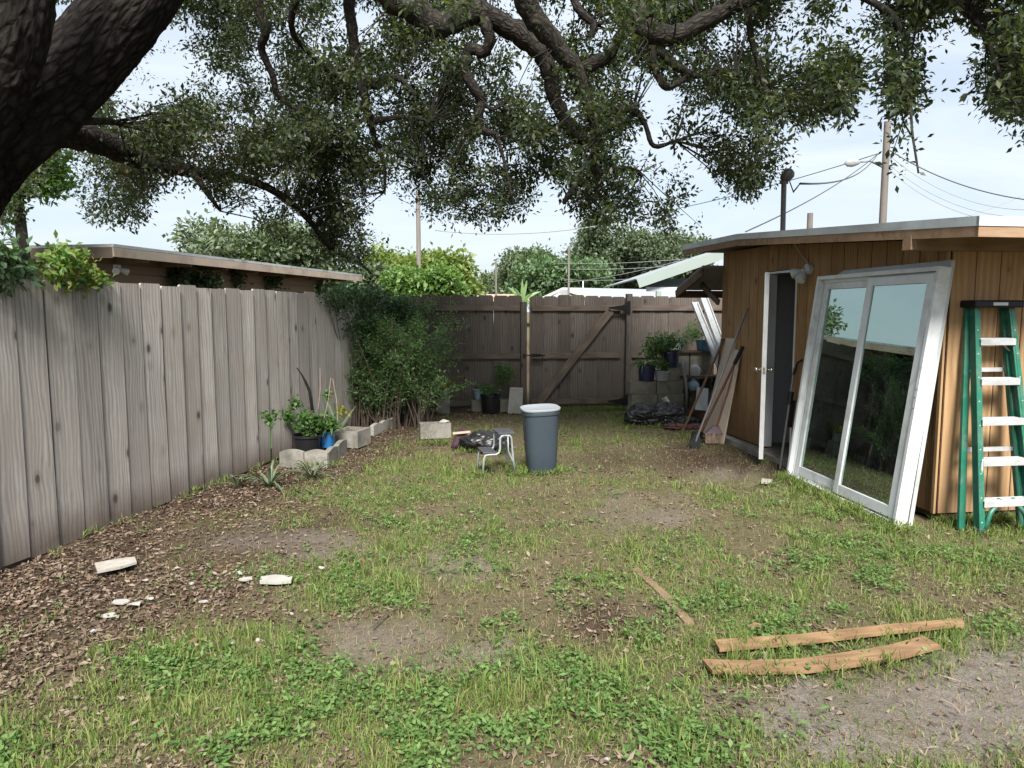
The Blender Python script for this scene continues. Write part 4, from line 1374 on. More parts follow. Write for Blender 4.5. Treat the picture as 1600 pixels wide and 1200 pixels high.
# foliage density read off the photograph: 40 px columns, 25 px rows from the top of the frame
DG = """
2333333566777756788888778888888887665788
2342223566677756778788778888888887443678
2342222466677766776667777788888887451568
2332222356677777777647777678888877451378
2332222355577777777624774357888767550268
1234554343577888778735773236887656650158
1235776554678888888757774236887545640048
2335887777888888888768887557887434620027
3434888888888888888878888777776214610003
4526888888888888888876888888875005510000
5415777678888885588886888887773004510000
5204562357888842587862778887751003500000
5104660135788821476741677785410001200000
4003640002578820334520366641000000000000
2001210000368820000000001000000000000000
1000000000025830000000000000000000000000
0000000000001310000000000000000000000000
0000000000000000000000000000000000000000
""".split()
DGA = np.array([[int(c) for c in r] for r in DG], float)


def dens(px, py):
    cx, cy = px / 40 - 0.5, py / 25 - 0.5
    x0 = np.clip(np.floor(cx).astype(int), 0, 38)
    y0 = np.clip(np.floor(cy).astype(int), 0, 16)
    fx, fy = np.clip(cx - x0, 0, 1), np.clip(cy - y0, 0, 1)
    d = (DGA[y0, x0] * (1 - fx) + DGA[y0, x0 + 1] * fx) * (1 - fy) + (DGA[y0 + 1, x0] * (1 - fx) + DGA[y0 + 1, x0 + 1] * fx) * fy
    d = np.where(py < 0, 7.0, d)
    return np.where(py > 446, 0, d)


HOLES = [(820, 108, 20, 28), (985, 118, 18, 20), (1030, 150, 42, 26), (1065, 95, 14, 18), (270, 55, 14, 18), (240, 95, 20, 26), (350, 128, 22, 16), (700, 42, 14, 9), (848, 295, 18, 30), (610, 310, 14, 30), (585, 240, 12, 10),
         (470, 195, 12, 9), (250, 330, 16, 40), (1360, 130, 22, 60), (1500, 110, 20, 90), (720, 55, 16, 10), (1374, 250, 24, 110), (1300, 290, 60, 50), (1345, 180, 16, 60), (880, 85, 16, 10), (1100, 330, 60, 20), (1320, 230, 50, 40), (575, 20, 10, 12), (505, 70, 9, 8), (640, 165, 10, 8), (690, 262, 12, 7)]
def place(px, py, dep):
    u, v = (px - 800) / F, (600 - py) / F
    ry, rz_ = CP + v * SP, -SP + v * CP
    return np.stack([u / ry * dep, dep, CH + rz_ / ry * dep], 1)


# sprays of twigs, each carrying several tight tufts of leaves
NC = 16500
cx_ = RNG.uniform(-60, 1680, NC)
cy_ = RNG.uniform(-130, 446, NC)
pr = (dens(np.clip(cx_, 0, 1599), cy_) / 8.0) ** 1.3
nzz = 0.6 * vn(cx_, cy_, 0.017, 3.0) + 0.4 * vn(cx_, cy_, 0.045, 8.0)
pr = pr * np.clip((nzz - 0.4) / 0.1, 0.015, 1.0)
keep = RNG.random(NC) < pr * np.interp(cx_, [0, 560, 640, 1150, 1300, 1600], [.66, .7, .5, .5, .62, .72])
cx_, cy_ = cx_[keep], cy_[keep]
base = np.interp(cx_, [0, 250, 500, 700, 950, 1150, 1300, 1420, 1600], [9.2, 9.2, 9.2, 8.6, 8.2, 7.6, 7.0, 6.0, 5.8])
base = base + np.where((cy_ > 220) & (cx_ < 560), 0.6, 0.0)
dep = base + RNG.normal(size=len(cx_)) * 0.5 + 1.2 * (vn(cx_, cy_, 0.012, 7.0) - 0.5)
dep = np.where(RNG.random(len(cx_)) < np.where((cx_ < 470) & (cy_ > 150), 0.35, 0.05), dep - 1.8, dep)
dep = np.maximum(dep, 4.9)
ns_ = len(cx_)
TU = 6
tx = np.repeat(cx_, TU) + RNG.normal(size=ns_ * TU) * 13
ty = np.repeat(cy_, TU) + RNG.normal(size=ns_ * TU) * 11 + 5
td = np.repeat(dep, TU) + RNG.normal(size=ns_ * TU) * .12
ok = np.ones(ns_ * TU, bool)
for hx, hy, hrx, hry in HOLES:
    ok &= ((tx - hx) / hrx) ** 2 + ((ty - hy) / hry) ** 2 > 1
ok &= RNG.random(ns_ * TU) < np.clip((dens(np.clip(tx, 0, 1599), ty) - 1.2) / 3.0, 0.03, 1)
CL = place(tx[ok], ty[ok], td[ok])
# crown that arches to the left and behind, out of the frame
no = 260
ov = np.stack([RNG.uniform(-10, 1, no), RNG.uniform(1, 12, no), RNG.uniform(5.6, 8.5, no)], 1)
opx, opy = proj(ov[:, 0], ov[:, 1], ov[:, 2])
ov = ov[((opy < -60) | (opx < -60)) & (fbm(ov[:, 0], ov[:, 1], .8, 5) > .5)]
ov = np.repeat(ov, 5, 0) + RNG.normal(size=(len(ov) * 5, 3)) * .14
ALLC = np.concatenate([CL, ov])
print('tufts', len(CL), len(ov))
per = 15
m = len(ALLC) * per
cc = np.repeat(ALLC, per, 0)
off = RNG.normal(size=(m, 3)) * np.array([0.044, 0.044, 0.04])
D = unit(off / 0.05 * 0.6 + RNG.normal(size=(m, 3)) * 0.6 + np.array([0, 0, -0.3]))
sz = np.repeat(RNG.uniform(0.8, 1.15, len(ALLC)), per) * RNG.uniform(0.45, 1.35, m)
V, T = leaf_arrays(cc + off, D, 0.055 * sz, 0.026 * sz, 0.15)
fo = np_mesh('foliage', V, T, M['oak'], oak)
tag(fo, kind='stuff')
print('oak leaves', m)
# browning leaves on the left bough
bpx, bpy_ = RNG.uniform(190, 420, 230), RNG.normal(225, 28, 230)
bC = np.array([tuple(A(x, y, 8.2 + random.uniform(-.4, .4))) for x, y in zip(bpx, bpy_)])
bm2 = len(bC) * 14
V, T = leaf_arrays(np.repeat(bC, 14, 0) + RNG.normal(size=(bm2, 3)) * .08, rdir(bm2, -.3), .06 * RNG.uniform(.7, 1.2, bm2), .026, .15)
tag(np_mesh('foliage', V, T, M['oak_brown'], oak), kind='stuff')
# twigs from the nearest bough to a share of the leaf clumps
mb = MB()
for i in RNG.choice(len(CL), size=min(1500, len(CL)), replace=False):
    c = CL[i]
    d2 = ((SK - c) ** 2).sum(1)
    j = int(d2.argmin())
    if d2[j] > 1.4: continue
    p = Vector(SK[j])
    c = Vector(c)
    md = p.lerp(c, .5) + Vector((random.uniform(-.06, .06), random.uniform(-.06, .06), random.uniform(0, .1)))
    mb.tube([p, md, c + (c - md).normalized() * .06], [.008, .0055, .0025], 4, caps=False)
tag(mb.build('twigs', M['bark_limb'], oak), kind='stuff')


# ------------------------------------------------------------------ shrub and vines
def leaf_stuff(name, label, cat, pts, per, spread, L, W, mat, n_up=0.0, group=None, stems=0, base=None, stem_mat='twig'):
    pts = np.array([tuple(p) for p in pts])
    root = base if base is not None else Vector((float(pts[:, 0].mean()), float(pts[:, 1].mean()), 0))
    t = thing(name, label, cat, root, group)
    k = len(pts) * per
    C = np.repeat(pts, per, 0) + RNG.normal(size=(k, 3)) * spread
    V, T = leaf_arrays(C, rdir(k, n_up), L * RNG.uniform(.6, 1.25, k), W * RNG.uniform(.7, 1.2, k), .2)
    tag(np_mesh('leaves', V, T, mat, t), kind='stuff')
    if stems:
        mb = MB()
        for i in RNG.choice(len(pts), size=min(stems, len(pts)), replace=False):
            p = Vector(pts[i])
            b = Vector(root) + Vector((random.uniform(-.35, .35), random.uniform(-.3, .3), 0))
            if p.z < b.z + .1: continue
            mb.tube([b, b.lerp(p, .5) + Vector((random.uniform(-.1, .1), random.uniform(-.1, .1), .1)), p], [.009, .006, .003], 5, caps=False)
        tag(mb.build('stems', M[stem_mat], t), kind='stuff')
    return t


def poly_pts(poly, n, dfun, jit, seed=0, thr=0.0, ns=.03):
    """points scattered in a photo polygon at depth dfun(x, y) + jitter"""
    r = random.Random(seed)
    xs, ys = [p[0] for p in poly], [p[1] for p in poly]
    out = []
    tries = 0
    while len(out) < n and tries < n * 30:
        tries += 1
        x, y = r.uniform(min(xs), max(xs)), r.uniform(min(ys), max(ys))
        ins, j = False, len(poly) - 1
        for i in range(len(poly)):
            if (ys[i] > y) != (ys[j] > y) and x < (xs[j] - xs[i]) * (y - ys[i]) / (ys[j] - ys[i]) + xs[i]:
                ins = not ins
            j = i
        if not ins or float(fbm(x, y, ns, seed)) < thr: continue
        out.append(A(x, y, dfun(x, y) + r.uniform(-jit, jit)))
    return out


def dleft(x, y=0):
    """depth of the left fence at photo column x"""
    p = onplane(min(x, 600), 520, LF0, LFN)
    return p.y


shrub_poly = [(556, 548), (600, 505), (640, 482), (672, 490), (696, 520), (700, 560), (688, 610), (680, 650), (640, 672), (580, 668), (536, 660), (528, 610), (536, 575)]
shb = thing('shrub', 'large feathery green shrub in the back left corner of the yard', 'shrub', G(612, 670))
sb = G(612, 668) + Vector((0, .15, 0))
lc, ld = [], []
stem_mb = MB()
rs = random.Random(42)
for k in range(150):
    b0 = sb + Vector((rs.uniform(-.5, .5), rs.uniform(-.35, .45), 0))
    az = rs.uniform(0, 2 * PI)
    reach = rs.uniform(.1, .75) * (1.0 if k % 4 else 1.35)
    hgt = rs.uniform(.5, 1.75)
    pts = []
    for q in range(9):
        t_ = q / 8
        p = b0 + Vector((math.cos(az) * reach * t_ ** 1.4, math.sin(az) * reach * .6 * t_ ** 1.4, hgt * (1.25 * t_ - .35 * t_ ** 2.6)))
        p += Vector((rs.uniform(-.02, .02), rs.uniform(-.02, .02), 0))
        dl_ = (p - LF0).dot(LFN)
        if dl_ < .08: p += LFN * (.08 - dl_)
        db_ = (p - BF0).dot(BFN)
        if db_ < .1: p += BFN * (.1 - db_)
        pts.append(p)
    stem_mb.tube(pts, [.007 * (1 - .8 * i / 8) + .0015 for i in range(9)], 4, caps=False)
    for q in range(125):
        t_ = rs.uniform(.22, 1.0) ** .8 * 7.99
        i_ = int(t_)
        p = pts[i_].lerp(pts[i_ + 1], t_ - i_)
        sd_ = Vector((rs.gauss(0, 1), rs.gauss(0, 1), rs.gauss(0.1, .6)))
        sd_.normalize()
        lc.append(tuple(p + sd_ * abs(rs.gauss(0, .05))))
        ld.append(tuple(sd_))
lc, ld = np.array(lc), np.array(ld)
V, T = leaf_arrays(lc, ld, .058 * RNG.uniform(.6, 1.2, len(lc)), .021 * RNG.uniform(.7, 1.2, len(lc)), .15)
tag(np_mesh('leaves', V, T, M['shrub'], shb), kind='stuff')
tag(stem_mb.build('stems', M['twig'], shb), kind='stuff')
vine_poly = [(500, 455), (560, 452), (610, 456), (640, 470), (655, 500), (600, 545), (575, 570), (545, 540), (530, 500), (510, 470)]
leaf_stuff('vine', 'dark leafy vine tumbling over the far end of the left fence', 'vine', poly_pts(vine_poly, 480, lambda x, y: min(dleft(x) - .12, 11.0), .14, 2, .36, .04), 12, .06, .06, .03, M['vine_dark'], -.2, stems=30, base=G(575, 668))
top_poly = [(520, 470), (640, 462), (700, 480), (720, 500), (660, 520), (600, 500), (540, 520)]
leaf_stuff('vine', 'thin trailing vine along the top of the back fence by the shrub', 'vine', poly_pts([(600, 462), (690, 470), (735, 488), (700, 505), (620, 490)], 130, lambda x, y: 11.4, .1, 3, .42, .06), 9, .06, .045, .018, M['shrub'], 0, stems=12, base=G(640, 650))
leaf_stuff('creeper', 'bright green creeper spilling over the near top of the left fence', 'vine', poly_pts([(72, 400), (95, 386), (120, 392), (150, 425), (170, 440), (120, 446), (95, 445), (75, 425)], 120, lambda x, y: dleft(x) - .02, .12, 4), 7, .035, .055, .03, M['creeper'], .1, base=LF0 + LFD * .5 - LFN * .2 + ez * 1.5)
leaf_stuff('creeper', 'dark broad-leaved creeper at the left edge on top of the fence', 'vine', poly_pts([(-30, 380), (20, 385), (45, 410), (48, 432), (-30, 436)], 60, lambda x, y: dleft(x), .12, 5), 6, .04, .085, .045, M['vine_dark'], -.2, base=LF0 - LFN * .2 + ez * 1.5)


def dhouse(x, y=0):
    return onplane(x, 440, h0 - HN * .7, HN).y


wp = []
for (xa, xb, ya, yb, n) in ((262, 290, 414, 446, 60), (268, 345, 430, 446, 90), (366, 378, 420, 446, 30), (408, 440, 424, 450, 70), (440, 560, 446, 462, 160), (500, 566, 450, 462, 60)):
    wp += [A(random.uniform(xa, xb), random.uniform(ya, yb), dhouse((xa + xb) / 2) - random.uniform(.0, .25)) for _ in range(n)]
leaf_stuff('wall_vine', 'dark vines climbing the wall of the tan house', 'vine', wp, 6, .07, .11, .07, M['vine_dark'], -.2, base=h0 + HD * 4 - HN * .6)

# ------------------------------------------------------------------ sliding glass door leaning on the shed
def leaning_frame(name, label, bl, br, lean_top, height, cat, build):
    """frame with its foot from bl to br on the ground; lean_top = horizontal shift of the top towards the wall"""
    bl, br = Vector(bl), Vector(br)
    ex = (br - bl).normalized()
    side = Vector((-ex.y, ex.x, 0))
    if side.x < 0: side = -side                       # towards the wall
    ez_ = (side * lean_top + Vector((0, 0, math.sqrt(height ** 2 - lean_top ** 2)))).normalized()
    en = ex.cross(ez_)
    if en.x > 0: en = -en                             # faces the yard
    t = thing(name, label, cat, bl)
    def L(x, y, z): return bl + ex * x + ez_ * z + en * y
    def bx(nm, x0, x1, y0, y1, z0, z1, mat, parent=None, bev=0.0):
        return MB().obox(L(x0, y0, z0), ex * (x1 - x0), en * (y1 - y0), ez_ * (z1 - z0)).build(nm, mat, parent or t, bevel=bev)
    build(bx, (br - bl).length, height, t)
    return t


gb_l, gb_r = G(1227, 744), G(1397, 824)
gb_l.z = gb_r.z = 0.0
print('slider to wall', (gb_l - SA0).dot(NA), (gb_r - SA0).dot(NA))


def build_slider(bx, W, H, t):
    d = 0.1
    wh = M['white']
    bx('jamb', 0, 0.035, -d, 0, 0, H, wh, bev=.003)
    bx('jamb', W - 0.035, W, -d, 0, 0, H, wh, bev=.003)
    bx('head', 0.035, W - .035, -d, -.001, H - 0.035, H, wh, bev=.003)
    bx('sill', 0.035, W - .035, -d, -.001, 0, 0.035, wh, bev=.003)
    # nail flange / track lips
    for x0, x1 in ((0.035, 0.05), (W - .05, W - .035)):
        bx('track', x0, x1, -d * .55, -d * .45, .035, H - .035, wh)
    bx('track', .035, W - .035, -d * .55, -d * .45, .035, .05, wh)
    bx('track', .035, W - .035, -d * .55, -d * .45, H - .06, H - .035, wh)
    mid = W / 2
    for nm, x0, x1, y0, y1 in (('fixed_panel', 0.05, mid + .035, -.092, -.057), ('sliding_panel', mid - .035, W - .05, -.045, -.01)):
        z0, z1, st = .05, H - .05, .075
        p = bx(nm, x0, x0 + st, y0, y1, z0, z1, wh, bev=.004)
        bx('stile', x1 - st, x1, y0, y1, z0, z1, wh, p, .004)
        bx('rail', x0 + st, x1 - st, y0 + .001, y1 - .001, z0, z0 + .085, wh, p, .004)
        bx('rail', x0 + st, x1 - st, y0 + .001, y1 - .001, z1 - .07, z1, wh, p, .004)
        ym = (y0 + y1) / 2
        bx('pane', x0 + st - .005, x1 - st + .005, ym - .002, ym + .002, z0 + .08, z1 - .065, M['glass'], p)
    for z in (.9, .98, 1.04):
        bx('screw', W - .024, W - .016, 0, .002, z, z + .008, M['iron'])


def build_screen(bx, W, H, t):
    wh = M['white_dirty']
    bx('stile', 0, .05, -.033, 0, 0, H, wh, bev=.003)
    bx('stile', W - .05, W, -.033, 0, 0, H, wh, bev=.003)
    for z in (0, 0.98, H - .06):
        bx('rail', .05, W - .05, -.032, -.001, z, z + .06, wh, bev=.003)
    bx('pane', .05, W - .05, -.02, -.016, 1.04, H - .06, M['glass'])
    bx('pane', .05, W - .05, -.02, -.016, .06, .98, M['glass'])


leaning_frame('sliding_glass_door', 'big white sliding glass door leaning against the shed', gb_l, gb_r, 0.245, 1.96, 'glass door', build_slider)
w_l, w_r = gb_l + TB * .125 + TA * .02, gb_r + TB * .125 + TA * .01
leaning_frame('window_unit', 'second white window frame leaning behind the sliding glass door', w_l, w_r, 0.222, 2.0, 'window', build_screen)

# grey pole with a black bracket propped at the doorway
t = thing('paint_pole', 'grey pole with a black clamp propped beside the shed doorway', 'pole', G(1219, 733))
p0, p1 = G(1219, 733), onplane(1249, 570, SA0, NA) + NA * .05
MB().tube([p0, p0.lerp(p1, .97)], .014, 10).build('shaft', M['galv'], t, smooth='auto')
MB().tube([p0.lerp(p1, .62), p0.lerp(p1, .74)], .03, 10).build('clamp', M['iron'], t, smooth='auto')
MB().bar(p0.lerp(p1, .40) + NA * -.03, p0.lerp(p1, .66) + NA * -.03, .06, .03, (1, 0, 0)).build('grip', M['iron'], t, bevel=.006)
MB().tube([p0.lerp(p1, .9), p0.lerp(p1, .98) - TA * .06 + ez * .05, p0.lerp(p1, 1.0) - TA * .14 + ez * .06], .011, 8).build('hook', M['iron'], t, smooth=True)

# ------------------------------------------------------------------ green step ladder
lad = thing('step_ladder', 'green fibreglass step ladder with aluminium treads against the shed', 'ladder', G(1560, 832))
lbl = SP3(-.32, -.155, 0.0)                            # foot of the left rail
lbl = Vector((G(1528, 836).x, G(1528, 836).y, 0))
lbr = lbl + TB * .44
ltl = lbl + TB * .075 + TA * .27 + ez * 1.64
ltr = lbl + TB * .365 + TA * .27 + ez * 1.64
up_ = (ltl - lbl).normalized()
for a_, b_, sg in ((lbl, ltl, 1), (lbr, ltr, -1)):
    w = MB()
    dv = (b_ - a_)
    w.bar(a_, b_, .075, .006, TA)                      # web of the channel
    w.bar(a_ - TA * .0345 + TB * sg * .014, b_ - TA * .0345 + TB * sg * .014, .026, .006, TB)
    w.bar(a_ + TA * .0345 + TB * sg * .014, b_ + TA * .0345 + TB * sg * .014, .026, .006, TB)
    w.bar(a_ + TB * sg * -.004 - TA * .036, b_ + TB * sg * -.004 - TA * .036, .03, .008, TB)
    w.build('front_rail', M['green_fg'], lad)
    # folded rear rail just behind
    a2, b2 = a_ + TA * .13 - TB * sg * .03, b_ + TA * .05 - TB * sg * .002
    MB().bar(a2, b2, .05, .028, TB).build('rear_rail', M['green_fg'], lad, bevel=.003)
    MB().bar(a_ - ez * .0, a_ + ez * .05 + TB * sg * .0, .085, .05, TA).build('foot', M['rubber'], lad)
    p = a_.lerp(b_, .16)
    mbx = MB().tube([a_.lerp(b_, .03) - TA * .03 + TB * sg * .03, a_.lerp(b_, .10) - TA * .03 + TB * sg * .08, a_.lerp(b_, .155) - TA * .03 + TB * sg * .16], .018, 8)
    mbx.build('corner_brace', M['green_fg'], lad, smooth=True)
for k in range(1, 6):
    f = k * .305 / 1.70 * .985 - .025
    a_, b_ = lbl.lerp(ltl, f), lbr.lerp(ltr, f)
    st = MB().obox(a_ + TB * .012 - TA * .055 - ez * .006, (b_ - a_) - TB * .024, TA * .09, ez * .012).build('tread', M['alu_step'], lad, bevel=.002)
    MB().obox(a_ + TB * .012 - TA * .057 - ez * .042, (b_ - a_) - TB * .024, TA * .004, ez * .045).build('tread_front', M['alu_step'], st)
    for q in range(3):
        MB().obox(a_ + TB * .014 - TA * (.045 - q * .03) + ez * .0062, (b_ - a_) - TB * .028, TA * .006, ez * .003).build('tread_rib', M['alu_step'], st)
for k in (2, 4):
    f = k * .305 / 1.70
    MB().bar(lbl.lerp(ltl, f) + TA * .1, lbr.lerp(ltr, f) + TA * .1, .03, .02).build('rear_bar', M['alu_step'], lad)
cp = ltl.lerp(ltr, .5)
MB().lathe(lbl.lerp(ltl, .3) - TA * .042 + TB * .01, [(.016, 0), (.014, .003)], 16, sx=.6, sy=3.6, axis=(-TA).to_track_quat('Z', 'Y').to_matrix()).build('sticker', M['alu_step'], lad)
for k in range(9):
    for a_, b_ in ((lbl, ltl), (lbr, ltr)):
        MB().lathe(a_.lerp(b_, .06 + k * .105) - TA * .0405, [(.006, 0), (.004, .003)], 8, axis=(-TA).to_track_quat('Z', 'Y').to_matrix()).build('rivet', M['alu_step'], lad)
cap = MB().obox(cp - TB * .2 - TA * .09 + ez * .0, TB * .4, TA * .17, ez * .055).build('top_cap', M['iron'], lad, bevel=.012)
MB().obox(cp - TB * .06 - TA * .0925 + ez * .016, TB * .12, TA * .002, ez * .022).build('badge', M['alu_step'], cap)
for sg, e in ((1, ltl), (-1, ltr)):
    MB().bar(e.lerp(lbl if sg > 0 else lbr, .17) + TB * sg * .02 - ez * .04, e.lerp(lbl if sg > 0 else lbr, .17) + TB * sg * .09 + ez * .02, .018, .004, TA).build('tread_brace', M['metal'], lad)

# ------------------------------------------------------------------ bin, stool, bag, block
bin_c = G(846, 737)
tilt = Matrix.Rotation(math.radians(3.5), 3, 'X') @ Matrix.Rotation(math.radians(-1.5), 3, 'Y')
rz = Matrix.Rotation(math.radians(12), 3, 'Z')
b_ = thing('waste_bin', 'tall slate blue plastic waste bin standing on the lawn', 'bin', bin_c)
bh = .655
body = MB().lathe(bin_c, [(.138, .0), (.142, .012), (.16, .25), (.176, bh - .055), (.186, bh - .05), (.19, bh - .005), (.186, bh)], 40, sx=1.0, sy=.86, axis=tilt @ rz, power=3.0).build('body', M['slate'], b_, smooth='auto')
MB().lathe(bin_c + tilt @ Vector((0, 0, bh)), [(.192, -.012), (.196, -.008), (.196, .006), (.19, .011), (.178, .009), (.168, .004), (.02, .003)], 40, sx=1.0, sy=.86, axis=tilt @ rz, power=3.0).build('lid', M['lid'], b_, smooth='auto')
fd = Vector((-bin_c.x, -bin_c.y, 0)).normalized()
fs_ = Vector((-fd.y, fd.x, 0))
# thumb recess at the foot: shallow raised arch panel
arch = MB()
vs = []
for i in range(11):
    a = PI * i / 10
    vs.append(bin_c + fs_ * (.085 * math.cos(a)) + ez * (.01 + .07 * math.sin(a)) + fd * (.118 + .012 * math.sin(a)))
vs2 = [v - fd * .02 for v in vs]
arch.add(vs + vs2, [tuple(range(11)), tuple(range(11, 22))[::-1]] + [(i, i + 1, 12 + i, 11 + i) for i in range(10)])
arch.build('foot_panel', M['slate'], body)

# two-step stool
sc_ = G(779, 742)
st = thing('step_stool', 'small two-step stool of pale metal tube with ribbed grey treads', 'stool', sc_)
ux = Vector((.97, .24, 0)).normalized()                # from low step to high step
uy = Vector((-.24, .97, 0)).normalized()
def SQ(x, y, z): return sc_ + ux * x + uy * y + ez * z
for y in (-.02, .25):
    MB().tube([SQ(-.165, y, 0), SQ(-.15, y, .175), SQ(-.135, y, .205), SQ(-.10, y, .21), SQ(-.03, y, .21), SQ(0, y, .225), SQ(.012, y, .26), SQ(.012, y, .37), SQ(.03, y, .392), SQ(.06, y, .395)], .011, 10).build('leg', M['stool_metal'], st, smooth=True)
    MB().tube([SQ(.165, y, 0), SQ(.14, y, .2), SQ(.125, y, .37), SQ(.11, y, .392), SQ(.06, y, .395)], .011, 10).build('leg', M['stool_metal'], st, smooth=True)
    MB().tube([SQ(.09, y, .39), SQ(.095, y, .24), SQ(.15, y, .12), SQ(.155, y, .05)], .008, 8).build('leg', M['stool_metal'], st, smooth=True)
MB().obox(SQ(-.16, -.03, .222), ux * .135, uy * .29, ez * .016).build('tread', M['rubber'], st, bevel=.004)
MB().obox(SQ(-.005, -.03, .407), ux * .165, uy * .29, ez * .018).build('tread', M['rubber'], st, bevel=.004)
for k in range(7):
    MB().obox(SQ(-.15 + k * .017, -.025, .2385), ux * .006, uy * .28, ez * .003).build('tread_rib', M['rubber'], st)
    MB().obox(SQ(.01 + k * .02, -.025, .4255), ux * .006, uy * .28, ez * .003).build('tread_rib', M['rubber'], st)


def crumple(name, label, cat, c, r, mat, seed, freq=3.0, amp=.22, fine=.07, flat=0.0, group=None, parent=None):
    """crumpled bag: displaced sphere with creases"""
    from mathutils import noise as mn
    bm = bmesh.new()
    bmesh.ops.create_icosphere(bm, subdivisions=5, radius=1.0)
    o3 = Vector((seed * 3.1, seed * 1.7, seed))
    for v in bm.verts:
        n = v.co.normalized()
        f = 1 + amp * mn.noise(n * freq * .5 + o3) + fine * 1.6 * (0.5 - abs(mn.noise(n * freq * 1.6 + o3))) + fine * .8 * (0.4 - abs(mn.noise(n * freq * 4 + o3)))
        v.co = Vector((n.x * r[0] * f, n.y * r[1] * f, max(n.z * r[2] * f, -r[2] * .8) + r[2] * .8))
    for v in bm.verts: v.co = v.co + Vector(c)
    mb = MB()
    bm.verts.ensure_lookup_table()
    mb.v = [v.co.copy() for v in bm.verts]
    mb.f = [tuple(v.index for v in f.verts) for f in bm.faces]
    bm.free()
    return mb.build(name, mat, parent, smooth=True, label=label, cat=cat, group=group)


bgc = G(752, 706)
bg_t = thing('plastic_bag', 'dark plastic bag with a plum sleeve lying on the lawn behind the step stool', 'bag', bgc)
crumple('bag_body', None, None, bgc + Vector((.06, .08, -.01)), (.27, .18, .12), M['bag'], 2, 3.5, .25, .16, parent=bg_t)
q0 = G(726, 704)
sl_ = MB()
rows = []
for i in range(7):
    t_ = i / 6
    rows.append([q0 + Vector((-.17 + .12 * t_ + .17 * s_ + .03 * math.sin(s_ * 5), .05 + .05 * math.sin(s_ * 4 + t_ * 2), .02 + .24 * math.sin(t_ * 1.35) * (1 - .42 * s_) + .015 * math.sin(s_ * 17 + t_ * 5))) for s_ in (0, .2, .4, .6, .8, 1.0, 1.2, 1.4, 1.6)])
vs = [p for r_ in rows for p in r_]
vs2 = [p + Vector((.012, .03, -.012)) for p in vs]
nc = 9
fs = []
for i in range(6):
    for j in range(nc - 1):
        a = i * nc + j
        fs += [(a, a + 1, a + nc + 1, a + nc), (a + 63 + nc, a + 63 + nc + 1, a + 63 + 1, a + 63)]
for j in range(nc - 1):
    fs += [(j + 1, j, 63 + j, 63 + j + 1), (54 + j, 54 + j + 1, 63 + 55 + j, 63 + 54 + j)]
for i in range(6):
    fs += [(i * nc, (i + 1) * nc, 63 + (i + 1) * nc, 63 + i * nc), ((i + 1) * nc + 8, i * nc + 8, 63 + i * nc + 8, 63 + (i + 1) * nc + 8)]
sl_.add(vs + vs2, fs).build('sleeve', M['bag_purple'], bg_t, smooth=True)
e0_, e1_ = rows[0][0] + Vector((0, -.01, .02)), rows[6][1] + Vector((.02, -.01, .01))
MB().bar(rows[4][0] + Vector((-.05, 0, -.02)), rows[6][2] + Vector((.02, 0, .012)), .025, .02).build('pale_hem', M['beige_board'], bg_t)


def cmu(name, label, c, ang, mat, group=None, L=.39, W=.19, H=.19, holes=True, upz=True):
    """hollow concrete block lying cells up, or solid-looking side block"""
    c = Vector(c)
    X, Y_ = Vector((math.cos(ang), math.sin(ang), 0)), Vector((-math.sin(ang), math.cos(ang), 0))
    mb = MB()
    w = .032
    o = c - X * L / 2 - Y_ * W / 2
    mb.obox(o, X * L, Y_ * w, ez * H)
    mb.obox(o + Y_ * (W - w), X * L, Y_ * w, ez * H)
    for x in (0, L / 2 - w / 2, L - w):
        mb.obox(o + Y_ * w + X * x, X * w, Y_ * (W - 2 * w), ez * (H - .002))
    mb.obox(o + Y_ * w + X * w + ez * .002, X * (L - 2 * w), Y_ * (W - 2 * w), ez * .03)
    return mb.build(name, mat, label=label, cat='block', group=group)


c_ = G(682, 686)
cmu('concrete_block', 'hollow concrete block alone on the lawn with a white scrap on top', c_ + Vector((-.03, .12, 0)), .22, M['concrete'])
MB().add([c_ + Vector(p) for p in ((.02, .12, .2), (.09, .08, .195), (.16, .11, .215), (.14, .17, .2), (.06, .19, .225), (.08, .13, .235))], [(0, 1, 5), (1, 2, 5), (2, 3, 5), (3, 4, 5), (4, 0, 5)]).build('scrap', M['paper'], label='white scrap lying on the lone concrete block', cat='scrap')

# ------------------------------------------------------------------ scalloped concrete edging, pots at the left fence
def edging(label, p0, p1, n, h, mat, bow=0.0):
    p0, p1 = Vector(p0), Vector(p1)
    t = thing('garden_edging', label, 'edging', p0)
    d = p1 - p0
    sd = Vector((-d.y, d.x, 0)).normalized()
    for i in range(n):
        a = p0 + d * (i / n) + sd * bow * math.sin(PI * i / n)
        b = p0 + d * ((i + .97) / n) + sd * bow * math.sin(PI * (i + 1) / n)
        ex = b - a
        k = 7
        prof = [(0, -.02)] + [(j / k, h * (.84 + .16 * math.sin(PI * j / k))) for j in range(k + 1)] + [(1, -.02)]
        nrm = Vector((-ex.y, ex.x, 0)).normalized() * .055
        vs = [a + ex * x + ez * z for x, z in prof]
        m_ = len(vs)
        MB().add(vs + [v + nrm for v in vs], [tuple(range(m_)), tuple(range(m_, 2 * m_))[::-1]] + [(j, m_ + j, m_ + (j + 1) % m_, (j + 1) % m_) for j in range(m_)]).build('edging_piece', mat, t)
    return t


